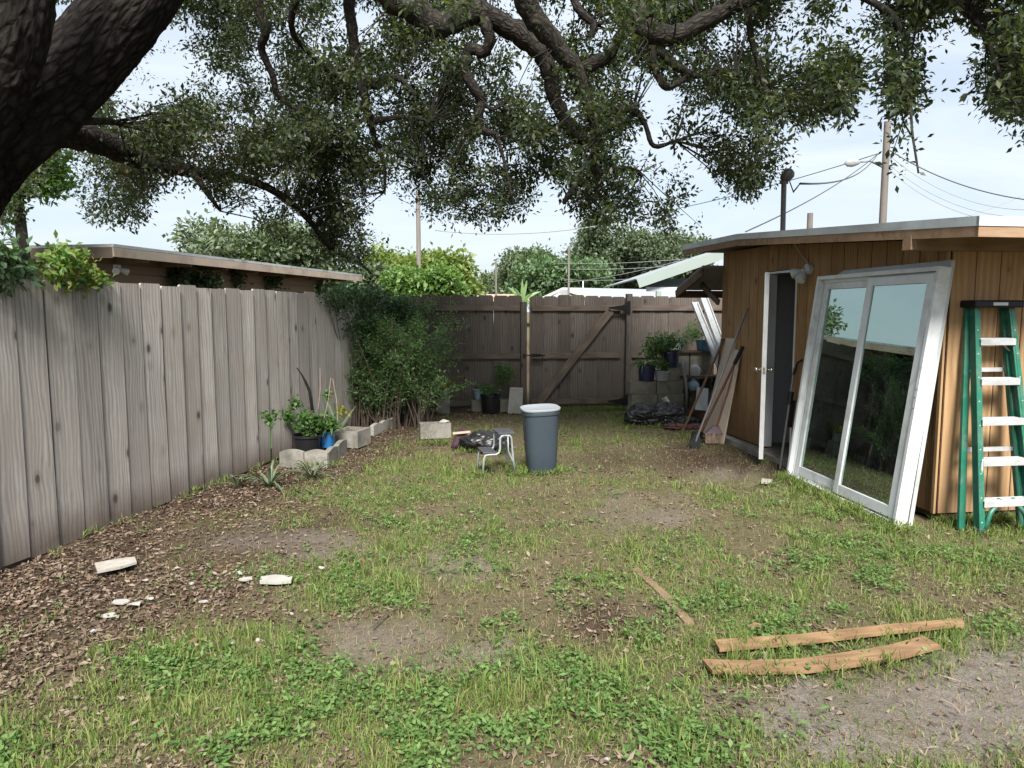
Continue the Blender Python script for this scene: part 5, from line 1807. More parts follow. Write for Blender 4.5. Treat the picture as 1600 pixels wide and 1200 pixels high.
edging('low scalloped concrete edging in front of the black and blue pots', G(437, 728), G(513, 729), 2, .17, M['concrete'], .02)
edging('return of the concrete edging beside the blue pail', G(514, 728), G(543, 705), 2, .16, M['concrete'])
edging('pale scalloped concrete edging curving before the shrub', G(584, 679), G(622, 664), 3, .13, M['concrete_light'])
edging('short scalloped edging half hidden under the shrub', G(622, 650), G(650, 642), 2, .13, M['concrete'])
cmu('concrete_block', 'concrete planter block at the foot of the left fence beside the blue pail', G(549, 698) + Vector((0, .1, 0)), 1.3, M['concrete'], L=.34, W=.3, H=.2)


def pot(name, label, c, r, h, mat, cat='pot', rim=True, taper=.78):
    c = Vector(c)
    t = thing(name, label, cat, c)
    MB().lathe(c, [(r * taper, 0), (r * taper * 1.02, .01), (r * .96, h - .03), (r, h - .028), (r * 1.04, h - .025), (r * 1.04, h), (r * .97, h), (r * .93, h - .04)], 28).build('pot_body', mat, t, smooth='auto')
    MB().lathe(c + ez * (h - .045), [(r * .9, 0), (r * .9, .012), (r * .3, .02)], 20).build('soil', M['soil'], t)
    return t


def rosette(t, c, n, L, W, mat, up=.6, droop=.5, nm='leaf', spread=.04, seed=1, seg=5):
    """arching strap leaves, each a part"""
    r = random.Random(seed)
    c = Vector(c)
    for k in range(n):
        a = 2 * PI * k / n + r.uniform(-.4, .4)
        e = up * r.uniform(.5, 1.3)
        l = L * r.uniform(.65, 1.1)
        h = Vector((math.cos(a), math.sin(a), 0))
        s_ = Vector((-h.y, h.x, 0))
        vs, fs = [], []
        for i in range(seg + 1):
            q = i / seg
            p = c + h * (spread + l * q * math.cos(e)) + ez * (l * q * math.sin(e) - droop * l * q * q)
            w = W * (1 - q) ** .7 * (1 - .3 * (1 - q)) + .001
            vs += [p + s_ * w / 2 + ez * w * .25, p - ez * .002, p - s_ * w / 2 + ez * w * .25]
        for i in range(seg):
            fs += [(i * 3, i * 3 + 1, i * 3 + 4, i * 3 + 3), (i * 3 + 1, i * 3 + 2, i * 3 + 5, i * 3 + 4)]
        MB().add(vs, fs).build(nm, mat, t, smooth=True)


def bush(t, c, r, n, L, W, mat, nm='leaves', up=.3):
    c = np.array(tuple(c))
    P_ = c + unit(RNG.normal(size=(n, 3))) * np.array(r) * (RNG.random((n, 1)) ** .4)
    k = n * 4
    C = np.repeat(P_, 4, 0) + RNG.normal(size=(k, 3)) * L * .5
    V, T = leaf_arrays(C, rdir(k, up), L * RNG.uniform(.6, 1.2, k), W * RNG.uniform(.7, 1.2, k), .15)
    tag(np_mesh(nm, V, T, mat, t), kind='stuff')


def stems(t, c, tips, r=.006, nm='stem', mat='pot_plant'):
    for p in tips:
        MB().tube([Vector(c), Vector(c).lerp(Vector(p), .5) + Vector((random.uniform(-.02, .02), 0, .03)), Vector(p)], [r, r * .8, r * .5], 6).build(nm, M[mat], t, smooth=True)


pc_ = G(475, 715) + Vector((0, .14, 0))
t = pot('plant_pot', 'wide black plastic pot holding a leafy geranium by the left fence', pc_, .155, .235, M['black_plastic'])
bush(t, pc_ + Vector((.03, 0, .36)), (.16, .13, .13), 110, .055, .05, M['pot_plant'])
stems(t, pc_ + ez * .2, [pc_ + Vector((-.2, -.05, .42)), pc_ + Vector((-.28, 0, .36)), pc_ + Vector((-.08, .05, .52))], .005)
for q, rr_ in (((-.3, 0, .4), .06), ((-.18, -.05, .44), .055), ((-.38, .02, .26), .06), ((-.13, .04, .58), .05), ((-.44, .05, .5), .045)):
    bush(t, pc_ + Vector(q), (rr_, rr_, rr_), 22, .045, .04, M['pot_plant'])
pb_ = G(508, 707) + Vector((0, .1, 0.05))
t = pot('plant_pot', 'bright blue metal pail with a leafy plant by the left fence', pb_, .088, .185, M['blue_paint'], 'pail', taper=.97)
bush(t, pb_ + Vector((.02, 0, .26)), (.13, .1, .09), 60, .05, .04, M['pot_plant'])
rosette(t, pb_ + Vector((.06, -.02, .2)), 6, .25, .07, M['pot_plant'], .7, .8, 'leaf', .02, 3)
stems(t, pb_ + ez * .16, [pb_ + Vector((.1, .04, .42)), pb_ + Vector((.17, .05, .36)), pb_ + Vector((.03, .05, .62)), pb_ + Vector((-.05, .05, .55))], .004)
bush(t, pb_ + Vector((.17, .05, .4)), (.05, .04, .05), 16, .04, .035, M['croton'])
bush(t, pb_ + Vector((.0, .05, .6)), (.05, .04, .05), 16, .04, .035, M['pot_plant'])
t = thing('agave_plant', 'tall upright agave leaf plant behind the blue pail', 'plant', G(520, 697) + Vector((0, .25, 0)))
rosette(t, G(520, 697) + Vector((0, .25, .12)), 7, .6, .09, M['spear'], 1.35, .05, 'leaf', .02, 8)
for i, (x, y0, x2, y2, Y) in enumerate(((505, 660, 517, 590, 8.2), (528, 660, 520, 592, 8.3), (497, 640, 500, 575, 8.3))):
    MB().tube([A(x, y0, Y), A((x + x2) / 2 + 2, (y0 + y2) / 2, Y), A(x2, y2, Y)], .004, 5).build('dry_stalk', M['straw'], t)
MB().tube([A(488, 640, 8.0), A(484, 612, 8.1), A(478, 598, 8.15), A(472, 586, 8.2), A(464, 575, 8.25)], [.018, .017, .016, .009, .006], 8).build('branch', M['bark'], smooth=True, label='dark bare stick leaning up behind the black pot', cat='stick')
for lab, px, py, n, L, sd in (('spiky grey green plant on the leaf litter in front of the edging', 421, 762, 16, .48, 11), ('smaller spiky plant before the scalloped edging', 487, 748, 13, .42, 12), ('thin tuft of strap leaves at the fence foot', 372, 762, 10, .3, 13)):
    c_ = G(px, py)
    t = thing('spiky_plant', lab, 'plant', c_)
    rosette(t, c_ + ez * .02, n, L, .04, M['spear'], .95, .55, 'leaf', .02, sd)
c_ = G(418, 700)
t = thing('leafy_stem', 'thin green stem with leaves rising beside the left fence boards', 'plant', c_ + Vector((0, .3, 0)))
MB().tube([G(423, 735), A(424, 700, 7.0), A(424, 668, 7.05)], [.008, .006, .004], 6).build('stem', M['pot_plant'], t)
bush(t, A(424, 655, 7.05), (.05, .04, .06), 20, .05, .035, M['pot_plant'])

# ------------------------------------------------------------------ along the back fence, left of the gate
c_ = G(692, 646)
cmu('concrete_block', 'upright concrete block under the yellow striped plant at the back fence', c_ + Vector((0, .1, 0)), .1, M['concrete'], L=.2, W=.2, H=.24)
t = pot('plant_pot', 'small grey pot with yellow striped leaves on an upright block', c_ + Vector((0.02, .1, .245)), .085, .13, M['grey_plastic'])
rosette(t, c_ + Vector((0, .1, .36)), 9, .55, .085, M['croton'], .9, .45, 'leaf', .02, 5)
rosette(t, c_ + Vector((0.05, .1, .36)), 5, .7, .03, M['croton'], .8, .35, 'leaf', .02, 6)
for i, x in enumerate((745, 790)):
    cmu('concrete_block', ['concrete block at the left of the black pot by the back fence', 'concrete block between the black pot and the leaning slab'][i], G(x, 645) + Vector((0, .2, 0)), .12, M['block'], L=.2, W=.2, H=.19)
t = pot('plant_pot', 'grey blue pot on a block against the back fence', G(748, 645) + Vector((0, .2, .195)), .1, .17, M['blue_pale'])
bush(t, G(748, 645) + Vector((0.05, .2, .4)), (.12, .1, .06), 30, .05, .02, M['shrub'])
c_ = G(766, 645) + Vector((0, .02, 0))
t = pot('plant_pot', 'black pot with a bushy light green weed at the back fence', c_, .155, .29, M['black_plastic'], taper=.85)
bush(t, c_ + Vector((.22, .05, .62)), (.19, .15, .18), 210, .04, .018, M['pot_plant'])
bush(t, c_ + Vector((.0, .0, .36)), (.2, .12, .06), 70, .05, .018, M['shrub'])
stems(t, c_ + ez * .25, [c_ + Vector((.2, .05, .6)), c_ + Vector((.28, .05, .75)), c_ + Vector((.14, .05, .8))], .004)
# leaning pale slab
s0, s1 = G(793, 646), G(816, 647)
d_ = (s1 - s0)
MB().add([s0, s1, s1 + Vector((0.015, .14, .385)), s0 + Vector((.035, .14, .385)), s0 + Vector((0, .05, -.0)), s1 + Vector((0, .05, 0)), s1 + Vector((.015, .185, .4)), s0 + Vector((.035, .185, .4))],
         [(0, 1, 2, 3), (7, 6, 5, 4), (0, 4, 5, 1), (1, 5, 6, 2), (2, 6, 7, 3), (3, 7, 4, 0)]).build('concrete_slab', M['concrete_light'], bevel=.006, label='pale concrete slab leaning on the back fence beside the gate post', cat='slab')

# ------------------------------------------------------------------ block shelves and pots in the back right corner
YB = 10.75
cb0 = G(985, 657)
ub = BFD                                               # along the fence
B0 = Vector((cb0.x, cb0.y, 0))
cn = [0]


def BQ(a, b, z): return B0 + ub * a - BFN * b + ez * z


lv = ('bottom', 'middle', 'top')
for k in range(3):
    for j in range(2):
        cmu('concrete_block', '%s mossy concrete block of the %s stack holding the pots' % (lv[k], ('left', 'right')[j]), BQ(.2 + j * .405 + (.02 if k == 1 else 0), .12, k * .193), math.atan2(ub.y, ub.x) + (.03 if k == 1 else -.02), M['block'])
cmu('concrete_block', 'concrete block standing on the pot stack beside the grey pot', BQ(.66, .14, .582), math.atan2(ub.y, ub.x) + .05, M['block'], L=.2, W=.2)
for k in range(5):
    cmu('concrete_block', 'concrete block %s in the tall rear stack under the blue planter' % ('at the foot', 'second from the ground', 'in the middle', 'second from the top', 'at the top')[k], BQ(.9, .62, k * .193), math.atan2(ub.y, ub.x), M['block'])
for k in range(5):
    cmu('concrete_block', 'concrete block %s in the rear stack against the shed corner' % ('at the foot', 'second from the ground', 'in the middle', 'second from the top', 'at the top')[k], BQ(1.31, .62, k * .193), math.atan2(ub.y, ub.x), M['block'])
for z, a0, a1, b, lb in ((.968, .6, 1.55, .58, 'upper shelf plank carrying the blue planters'), (.6, .82, 1.5, .34, 'lower shelf plank with jugs beside the block stack'), (.38, .85, 1.5, .34, 'lowest dark plank near the leaning white panel')):
    MB().obox(BQ(a0, b - .1, z), ub * (a1 - a0), -BFN * .24, ez * .025).build('shelf_plank', M['lumber_dark'], label=lb, cat='plank')
for a0, z0, z1 in ((.84, 0, .38), (1.46, 0, .38), (.86, .405, .6), (1.46, .405, .6)):
    MB().obox(BQ(a0, .26, z0), ub * .06, -BFN * .2, ez * (z1 - z0 - .001)).build('shelf_support', M['block'], label='%s support block under the %s shelf plank' % ('left' if a0 < 1 else 'right', 'lowest' if z0 == 0 else 'lower'), cat='block')


def cpot(name, label, a, b, z, r, h, mat, cat='pot', taper=.8):
    return pot(name, label, BQ(a, b, z), r, h, mat, cat, taper=taper)


t = cpot('plant_pot', 'black pot with arching spider plant leaves on the block stack', .27, .1, .582, .13, .225, M['navy_plastic'], taper=.85)
rosette(t, BQ(.22, .1, .79), 26, .42, .03, M['pot_plant'], .9, .75, 'leaf', .02, 21)
t = cpot('plant_pot', 'pale grey tapered pot with a small leafy plant on the block stack', .49, .05, .582, .11, .15, M['grey_plastic'])
bush(t, BQ(.49, .05, .8), (.13, .1, .09), 70, .045, .03, M['pot_plant'])
t = cpot('plant_pot', 'navy pot with a tall leafy plant raised on the standing block', .66, .14, .776, .12, .23, M['navy_plastic'], taper=.88)
bush(t, BQ(.56, .16, 1.12), (.3, .16, .17), 230, .06, .025, M['pot_plant'])
bush(t, BQ(.4, .3, .98), (.17, .14, .2), 130, .05, .025, M['shrub'])
cpot('bucket', 'small grey bucket beside the navy pot', .88, .3, .63, .075, .2, M['grey_plastic'], 'bucket')
t = thing('jug', 'small white plastic jug on the lower shelf', 'jug', BQ(1.1, .3, .626))
MB().lathe(BQ(1.1, .3, .626), [(.07, 0), (.075, .01), (.075, .12), (.05, .16), (.022, .175), (.022, .2)], 20).build('jug_body', M['white_dirty'], t, smooth='auto')
MB().tube([BQ(1.17, .3, .66), BQ(1.21, .3, .7), BQ(1.17, .3, .75)], .01, 8).build('jug_handle', M['white_dirty'], t, smooth=True)
t = thing('jug', 'pale blue round bottle on the lowest plank', 'bottle', BQ(1.08, .3, .406))
MB().lathe(BQ(1.08, .3, .406), [(.07, 0), (.095, .05), (.09, .1), (.04, .15), (.03, .175)], 20).build('jug_body', M['blue_pale'], t, smooth='auto')
MB().lathe(BQ(1.08, .3, .58), [(.034, 0), (.034, .02)], 14).build('jug_cap', M['blue_glaze'], t)
cpot('plant_pot', 'dark pot at the right end of the lowest plank', 1.3, .32, .406, .1, .16, M['black_plastic'])
for a_, lb, mt_, w_ in ((.82, 'blue and white oblong planter on the upper shelf', 'blue_glaze', .34), (1.38, 'teal planter at the right end of the upper shelf', 'blue_glaze', .26)):
    t = thing('planter', lb, 'planter', BQ(a_, .58, .994))
    MB().lathe(BQ(a_, .58, .994), [(.15, 0), (.16, .01), (.175, .14), (.185, .145), (.185, .165), (.165, .165), (.16, .14)], 32, sx=w_ / .34, sy=.55, power=4, axis=Matrix.Rotation(math.atan2(ub.y, ub.x), 3, 'Z')).build('pot_body', M[mt_], t, smooth='auto')
    MB().lathe(BQ(a_, .58, 1.12), [(.15, 0), (.1, .015)], 20, sx=w_ / .34, sy=.5).build('soil', M['soil'], t)
    if a_ < 1:
        MB().obox(BQ(a_ - .07, .475, 1.01), ub * .18, BFN * .004, ez * .1).build('pale_band', M['white_dirty'], t)
        bush(t, BQ(a_ + .3, .55, 1.22), (.2, .12, .14), 120, .05, .014, M['shrub'])
    else:
        bush(t, BQ(a_ - .2, .55, 1.32), (.12, .1, .16), 80, .05, .014, M['shrub'])

bb = G(1010, 664)
bg2 = thing('rubbish_bag', 'shiny black rubbish bag slumped in front of the block stack', 'bag', bb)
crumple('bag_body', None, None, bb + Vector((0, .15, -.01)), (.25, .2, .15), M['bag'], 5, 3.2, .3, .22, parent=bg2)
crumple('bag_lobe', None, None, bb + Vector((.3, .12, -.01)), (.27, .2, .155), M['bag'], 9, 3.2, .3, .22, parent=bg2)
crumple('bag_lobe', None, None, bb + Vector((.5, -.02, -.01)), (.2, .15, .09), M['bag'], 12, 3.2, .3, .22, parent=bg2)
t = thing('metal_strips', 'bundle of thin aluminium strips leaning over the rubbish bag', 'strips', G(1070, 659))
for k in range(3):
    p0, p1 = G(1070 - k * 3, 660) + Vector((0, -.04 * k, 0)), A(1034 + k * 3, 622 - k, 10.45)
    MB().bar(p0, p1, .03, .012, (0, 0, 1)).build('strip', M['metal'], t)
MB().tube([G(1070, 657), A(1073, 620, 10.35), A(1072, 600, 10.4), A(1068, 575, 10.45), A(1067, 563, 10.5)], [.02, .02, .019, .018, .017], 10).build('bent_pipe', M['galv'], smooth=True, label='bent grey pipe standing against the block stack', cat='pipe')
MB().add([A(1086, 640, 10.2), A(1105, 642, 10.2), A(1107, 607, 10.42), A(1089, 605, 10.42), A(1086, 640, 10.23), A(1105, 642, 10.23), A(1107, 607, 10.45), A(1089, 605, 10.45)],
         [(0, 1, 2, 3), (7, 6, 5, 4), (0, 4, 5, 1), (1, 5, 6, 2), (2, 6, 7, 3), (3, 7, 4, 0)]).build('melamine_offcut', M['white_dirty'], label='small white panel leaning on the lowest plank', cat='offcut')
MB().add([G(1074, 659), G(1103, 662), A(1105, 640, 10.22), A(1077, 637, 10.22), G(1074, 659) + Vector((0, .3, 0)), G(1103, 662) + Vector((0, .3, 0)), A(1105, 640, 10.26), A(1077, 637, 10.26)],
         [(0, 1, 2, 3), (7, 6, 5, 4), (0, 4, 5, 1), (1, 5, 6, 2), (2, 6, 7, 3), (3, 7, 4, 0)]).build('cardboard', M['brown'], label='brown cardboard piece under the small white panel', cat='cardboard')
crumple('plastic_sheet', 'crumpled dark red plastic on the ground beside the tools', 'plastic', G(1075, 668) + Vector((0, 0, -.01)), (.3, .17, .03), M['red_mulch'], 4, 6, .4, .3)

# white lengths leaning in the corner against the fence
for k, (xa, ya, xb, yb, w, lb) in enumerate(((1143, 585, 1098, 462, .12, 'wide white trim length leaning on the back fence by the shed'), (1136, 600, 1085, 473, .1, 'shorter grooved white trim length leaning left of the wide one'))):
    pa, pb = A(xa, ya, 10.6), A(xb, yb, 11.7 + k * -.05)
    t = thing('white_trim', lb, 'trim', G(1125, 640))
    MB().bar(pa, pb, w, .03, (1, 0, 0)).build('face', M['white_dirty'], t)
    MB().bar(pa + Vector((-w * .42, -.03, 0)), pb + Vector((-w * .42, -.03, 0)), .018, .04, (1, 0, 0)).build('lip', M['white_dirty'], t)
    MB().bar(pa + Vector((w * .42, -.03, 0)), pb + Vector((w * .42, -.03, 0)), .018, .04, (1, 0, 0)).build('lip', M['white_dirty'], t)


def on_wall(x, y, off=.03): return onplane(x, y, SA0 + NA * off, NA)


# beige boards and tools against the wall
def lean_board(label, foot_l, foot_r, top_l, top_r, mat, th=.018, name='leaning_board'):
    q = [G(*foot_l), G(*foot_r), on_wall(*top_r), on_wall(*top_l)]
    n = (q[1] - q[0]).cross(q[3] - q[0]).normalized() * th
    if n.x < 0: n = -n
    return MB().add(q + [p + n for p in q], [(0, 1, 2, 3), (7, 6, 5, 4), (0, 4, 5, 1), (1, 5, 6, 2), (2, 6, 7, 3), (3, 7, 4, 0)]).build(name, mat, label=label, cat='board')


lean_board('long beige board leaning on the shed corner behind the tools', (1098, 676), (1116, 684), (1134, 528), (1150, 529), M['beige_board'])
lean_board('second beige board in front leaning lower on the shed wall', (1117, 690), (1129, 694), (1146, 545), (1157, 548), M['beige_board'])
lean_board('thin dark board leaning left of the beige boards', (1110, 660), (1114, 661), (1126, 530), (1132, 530), M['lumber_dark'])


def tool(name, label, foot, top, r, mat, off=.05):
    p0, p1 = G(*foot), on_wall(*top, off)
    t = thing(name, label, 'tool', p0)
    MB().tube([p0, p0.lerp(p1, .5), p1], r, 10).build('handle', M[mat], t, smooth='auto')
    return t, p0, p1


tool('wooden_stick', 'plain wooden stick leaning furthest left on the shed corner', (1067, 674), (1130, 532), .016, 'handle')
t, p0, p1 = tool('garden_fork', 'red handled garden fork with a black grip leaning on the shed', (1090, 688), (1160, 543), .016, 'handle_red', .07)
MB().tube([p0.lerp(p1, .83), p1 + (p1 - p0) * .01], .024, 10).build('grip', M['iron'], t, smooth='auto')
MB().tube([p0.lerp(p1, -.02), p0.lerp(p1, .1)], .022, 10).build('socket', M['iron'], t, smooth='auto')
for k in range(4):
    b = p0 + ez * .06
    MB().tube([b, b + Vector((-.06 + k * .05, -.05, -.03)), b + Vector((-.08 + k * .06, -.22, -.045))], .009, 6).build('tine', M['iron'], t, smooth=True)
t, p0, p1 = tool('shovel', 'long grey handled shovel, tallest of the tools at the shed', (1083, 700), (1168, 481), .014, 'galv', .05)
MB().add([p0 + Vector(q) for q in ((-.02, 0, .2), (.05, .02, .2), (.1, 0, .08), (.06, -.02, .0), (0, -.03, -.01), (-.05, -.02, .07))] + [p0 + Vector(q) + Vector((.01, .02, 0)) for q in ((-.02, 0, .2), (.05, .02, .2), (.1, 0, .08), (.06, -.02, .0), (0, -.03, -.01), (-.05, -.02, .07))],
         [(0, 1, 2, 3, 4, 5), (11, 10, 9, 8, 7, 6)] + [(i, 6 + i, 6 + (i + 1) % 6, (i + 1) % 6) for i in range(6)]).build('blade', M['iron'], t)
t, p0, p1 = tool('broom', 'broom with pale bristles down leaning among the tools', (1112, 692), (1150, 570), .013, 'handle_red', .05)
bh_ = p0.lerp(p1, .2)
MB().add([bh_ + Vector((-.03, 0, .02)), bh_ + Vector((.03, 0, .02)), p0 + Vector((.12, -.05, .12)), p0 + Vector((-.09, -.05, .12)), bh_ + Vector((-.03, .04, .02)), bh_ + Vector((.03, .04, .02)), p0 + Vector((.12, 0, .12)), p0 + Vector((-.09, 0, .12))],
         [(0, 1, 2, 3), (7, 6, 5, 4), (0, 4, 5, 1), (1, 5, 6, 2), (2, 6, 7, 3), (3, 7, 4, 0)]).build('broom_head', M['bag_purple'], t)
mb = MB()
for k in range(60):
    a = k / 59
    x = -.09 + .21 * a
    y = random.uniform(-.055, .0)
    mb.tube([p0 + Vector((x, y, .13)), p0 + Vector((x + random.uniform(-.015, .015), y - .02, random.uniform(-.005, .02)))], .0035, 4, caps=False)
tag(mb.build('bristles', M['straw'], t), kind='stuff')

# ------------------------------------------------------------------ boards and scraps on the lawn
def strip_board(name, label, left, right, mat, th=.016, lift=.03, cat='board', n=12):
    """board from photo edge points: left/right lists of (x, y) along its two long edges"""
    ns = len(left)
    a0 = G(*left[0])
    ang = math.atan2((G(*left[-1]) - a0).y, (G(*left[-1]) - a0).x)
    R_ = Matrix.Rotation(-ang, 3, 'Z')
    top = []
    for l_, r_ in zip(left, right):
        top.append((G(*l_) + ez * lift, G(*r_) + ez * lift))
    vs = []
    for a, b in top:
        vs += [a, b, b - ez * th, a - ez * th]
    fs = [(0, 1, 2, 3), (4 * ns - 1, 4 * ns - 2, 4 * ns - 3, 4 * ns - 4)]
    for i in range(ns - 1):
        o = 4 * i
        for j in range(4):
            fs.append((o + j, o + 4 + j, o + 4 + (j + 1) % 4, o + (j + 1) % 4))
    lv_ = [R_ @ (v - a0) for v in vs]
    me = bpy.data.meshes.new(name)
    me.from_pydata([tuple(v) for v in lv_], [], fs)
    bm = bmesh.new(); bm.from_mesh(me); bmesh.ops.recalc_face_normals(bm, faces=bm.faces); bm.to_mesh(me); bm.free()
    o = link(name, me, mat, None, a0)
    o.rotation_euler.z = ang
    return tag(o, label, cat)


strip_board('loose_board', 'long straight narrow brown board lying on the grass at lower right', [(1115, 1013), (1250, 1004), (1380, 989), (1502, 979)], [(1124, 1028), (1255, 1017), (1385, 1001), (1506, 988)], M['board_lawn'], lift=.045)
strip_board('loose_board', 'curved strip of plywood lying nearest on the lawn at lower right', [(1097, 1041), (1170, 1043), (1250, 1040), (1320, 1030), (1390, 1018), (1442, 1004)], [(1113, 1060), (1180, 1061), (1262, 1059), (1338, 1049), (1412, 1036), (1470, 1020)], M['board_lawn'], lift=.035)
strip_board('loose_board', 'grey brown stake half buried in grass in mid lawn', [(988, 892), (1030, 930), (1070, 976)], [(997, 889), (1042, 928), (1085, 976)], M['board_grey'], lift=.012)
strip_board('debris_board', 'pale broken board piece lying on the leaf litter by the left fence', [(148, 889), (185, 882), (211, 879)], [(153, 902), (188, 895), (214, 887)], M['paper'], lift=.04)
strip_board('debris_board', 'greyish broken plaster lump beside the grass clump at left', [(408, 908), (430, 905), (458, 907)], [(406, 916), (432, 917), (455, 915)], M['concrete_light'], lift=.03)
strip_board('debris_board', 'short pale offcut on the grass in front of the shed door', [(1190, 752), (1207, 754)], [(1189, 758), (1206, 759)], M['paper'], lift=.03)
strip_board('debris_board', 'tiny pale wood chip on the lawn left of the long board', [(1172, 979), (1192, 984)], [(1170, 985), (1189, 989)], M['board_lawn'], lift=.03)
sc = [(188, 943, 16, 7), (212, 946, 12, 4), (170, 964, 13, 5), (228, 909, 6, 4), (374, 898, 8, 5), (383, 908, 13, 5), (318, 943, 8, 3), (361, 1008, 8, 4), (403, 1003, 5, 3), (146, 989, 6, 3), (503, 890, 5, 3), (948, 1190, 6, 4), (235, 938, 7, 4), (300, 915, 5, 3), (456, 962, 5, 3), (277, 890, 5, 3), (645, 780, 5, 3), (402, 700, 4, 3)]
wh_ = ('widest in the white cluster', 'right part of the white cluster', 'below the white cluster', 'just above the white cluster', 'upper one left of the plaster lump', 'lower one left of the plaster lump', 'left of the grass clump',
       'oval one in the grass below', 'beside the oval one', 'lowest at far left', 'in the green weeds', 'at the bottom edge', 'between cluster and grass', 'on bare litter above', 'in the middle weeds', 'right of the pale board', 'on the lawn before the stool', 'near the potted plants')
for k, (x, y, w, h) in enumerate(sc):
    c_ = G(x, y)
    q = c_.y / F
    r = random.Random(k)
    n = 7
    vs = [c_ + Vector((math.cos(6.28 * i / n) * w * q * r.uniform(.6, 1.1), math.sin(6.28 * i / n) * w * q * r.uniform(.4, .8), r.uniform(.004, .012))) for i in range(n)]
    MB().add(vs + [v * 1.0 + ez * r.uniform(.003, .01) for v in vs], [tuple(range(n))[::-1], tuple(range(n, 2 * n))] + [(i, (i + 1) % n, n + (i + 1) % n, n + i) for i in range(n)]).build('white_chip', M['paper'], label='white paint chip ' + wh_[k], cat='chip', group='white chips scattered on the ground')
MB().tube([G(583, 985) + ez * .02, G(600, 970) + ez * .03, G(635, 948) + ez * .02], [.006, .005, .003], 6).build('fallen_twig', M['twig'], label='thin bare twig on the soil patch in mid lawn', cat='twig')

# ------------------------------------------------------------------ lawn, weeds and fallen leaves
def in_yard(X, Y):
    dl = (X - LF0.x) * LFN.x + (Y - LF0.y) * LFN.y
    db = (X - BF0.x) * BFN.x + (Y - BF0.y) * BFN.y
    s_a = (X - SA0.x) * TA.x + (Y - SA0.y) * TA.y
    o_a = (X - SA0.x) * NA.x + (Y - SA0.y) * NA.y
    inside = (s_a > -0.02) & (o_a < 0.14)
    return (dl > 0.03) & (db > 0.02) & ~inside


def scatter(n, power=1.0):
    """ground points biased to the near field, inside the view"""
    Y = 1.9 + (12.3 - 1.9) * RNG.random(n) ** power
    X = RNG.uniform(-0.78, 0.78, n) * Y
    ok = in_yard(X, Y) & (np.abs(X) < 5.2)
    return X[ok], Y[ok]


def blades(name, label, n, power, dens_fn, L, W, mat, lean=.7, clump=1, cs=.03):
    X, Y = scatter(n, power)
    k = RNG.random(len(X)) < dens_fn(X, Y)
    X, Y = X[k], Y[k]
    X = np.repeat(X, clump) + RNG.normal(size=len(X) * clump) * cs
    Y = np.repeat(Y, clump) + RNG.normal(size=len(Y) * clump) * cs
    m = len(X)
    Z = gz(X, Y)
    C = np.stack([X, Y, Z - .004], 1)
    a = RNG.uniform(0, 2 * PI, m)
    le = lean * RNG.random(m) ** .8
    H = np.stack([np.cos(a), np.sin(a), np.zeros(m)], 1)
    S = np.stack([-np.sin(a + RNG.normal(size=m)), np.cos(a + RNG.normal(size=m)), np.zeros(m)], 1)
    Lr = (L * (0.45 + 0.8 * RNG.random(m) ** 1.5) * (0.7 + .6 * fbm(X, Y, 1.7, 6)))[:, None]
    Wr = W * RNG.uniform(.7, 1.3, (m, 1)) * np.maximum(1.0, (Y / 5.0))[:, None] ** .5
    up = np.array([0, 0, 1.0])
    mid = C + (H * np.sin(le * .6)[:, None] + up * np.cos(le * .6)[:, None]) * Lr * .55
    tip = mid + (H * np.sin(le * 1.7)[:, None] + up * np.cos(le * 1.7)[:, None]) * Lr * .5
    V = np.stack([C - S * Wr / 2, C + S * Wr / 2, mid + S * Wr * .4, mid - S * Wr * .4, tip], 1).reshape(-1, 3)
    i = np.arange(m)[:, None] * 5
    T = np.concatenate([i + np.array([[0, 1, 2]]), i + np.array([[0, 2, 3]]), i + np.array([[3, 2, 4]])], 1).reshape(-1, 3)
    o = np_mesh(name, V, T, mat)
    tag(o, label, 'grass', kind='stuff')
    print(name, m)
    return o


def d_grass(X, Y):
    s, d, g, l = masks(X, Y)
    n = fbm(X, Y, 2.3, 12)
    base = np.clip(.08 + .9 * g + 2.2 * (n - .46), 0.03, 1)
    return base * (1 - .93 * np.clip(s, 0, 1)) * (1 - .85 * d) * (1 - .93 * l)


def d_dry(X, Y):
    s, d, g, l = masks(X, Y)
    return np.clip(.75 - .4 * g + .8 * (fbm(X, Y, 2.0, 31) - .5), .05, 1) * (1 - .75 * s) * (1 - .75 * l)


def d_weed(X, Y):
    s, d, g, l = masks(X, Y)
    n = fbm(X, Y, 3.2, 44)
    return np.clip(-.3 + .7 * g + 3.4 * (n - .5), 0, 1) * (1 - .9 * s) * (1 - .8 * d) * (1 - .9 * l) * np.clip((8.5 - Y) / 3, 0.15, 1)


def d_lit(X, Y):
    s, d, g, l = masks(X, Y)
    return np.clip(.07 + .9 * l + .26 * (fbm(X, Y, 2.6, 77) > .55) * (1 - g), 0, 1) * (1 - .6 * s)


blades('lawn_grass', 'patchy green lawn grass across the yard', 240000, 1.35, d_grass, .042, .0045, M['grass'], 1.25, 2, .018)
blades('tall_grass', 'taller green grass tufts dotted over the lawn', 2600, 1.3, lambda X, Y: np.clip(d_grass(X, Y) * 1.1 - .15, 0, 1), .11, .006, M['grass'], .7, 14, .025)
blades('dry_grass', 'flattened dry straw coloured grass between the green', 95000, 1.35, d_dry, .05, .0032, M['grass_dry'], 1.45, 1)
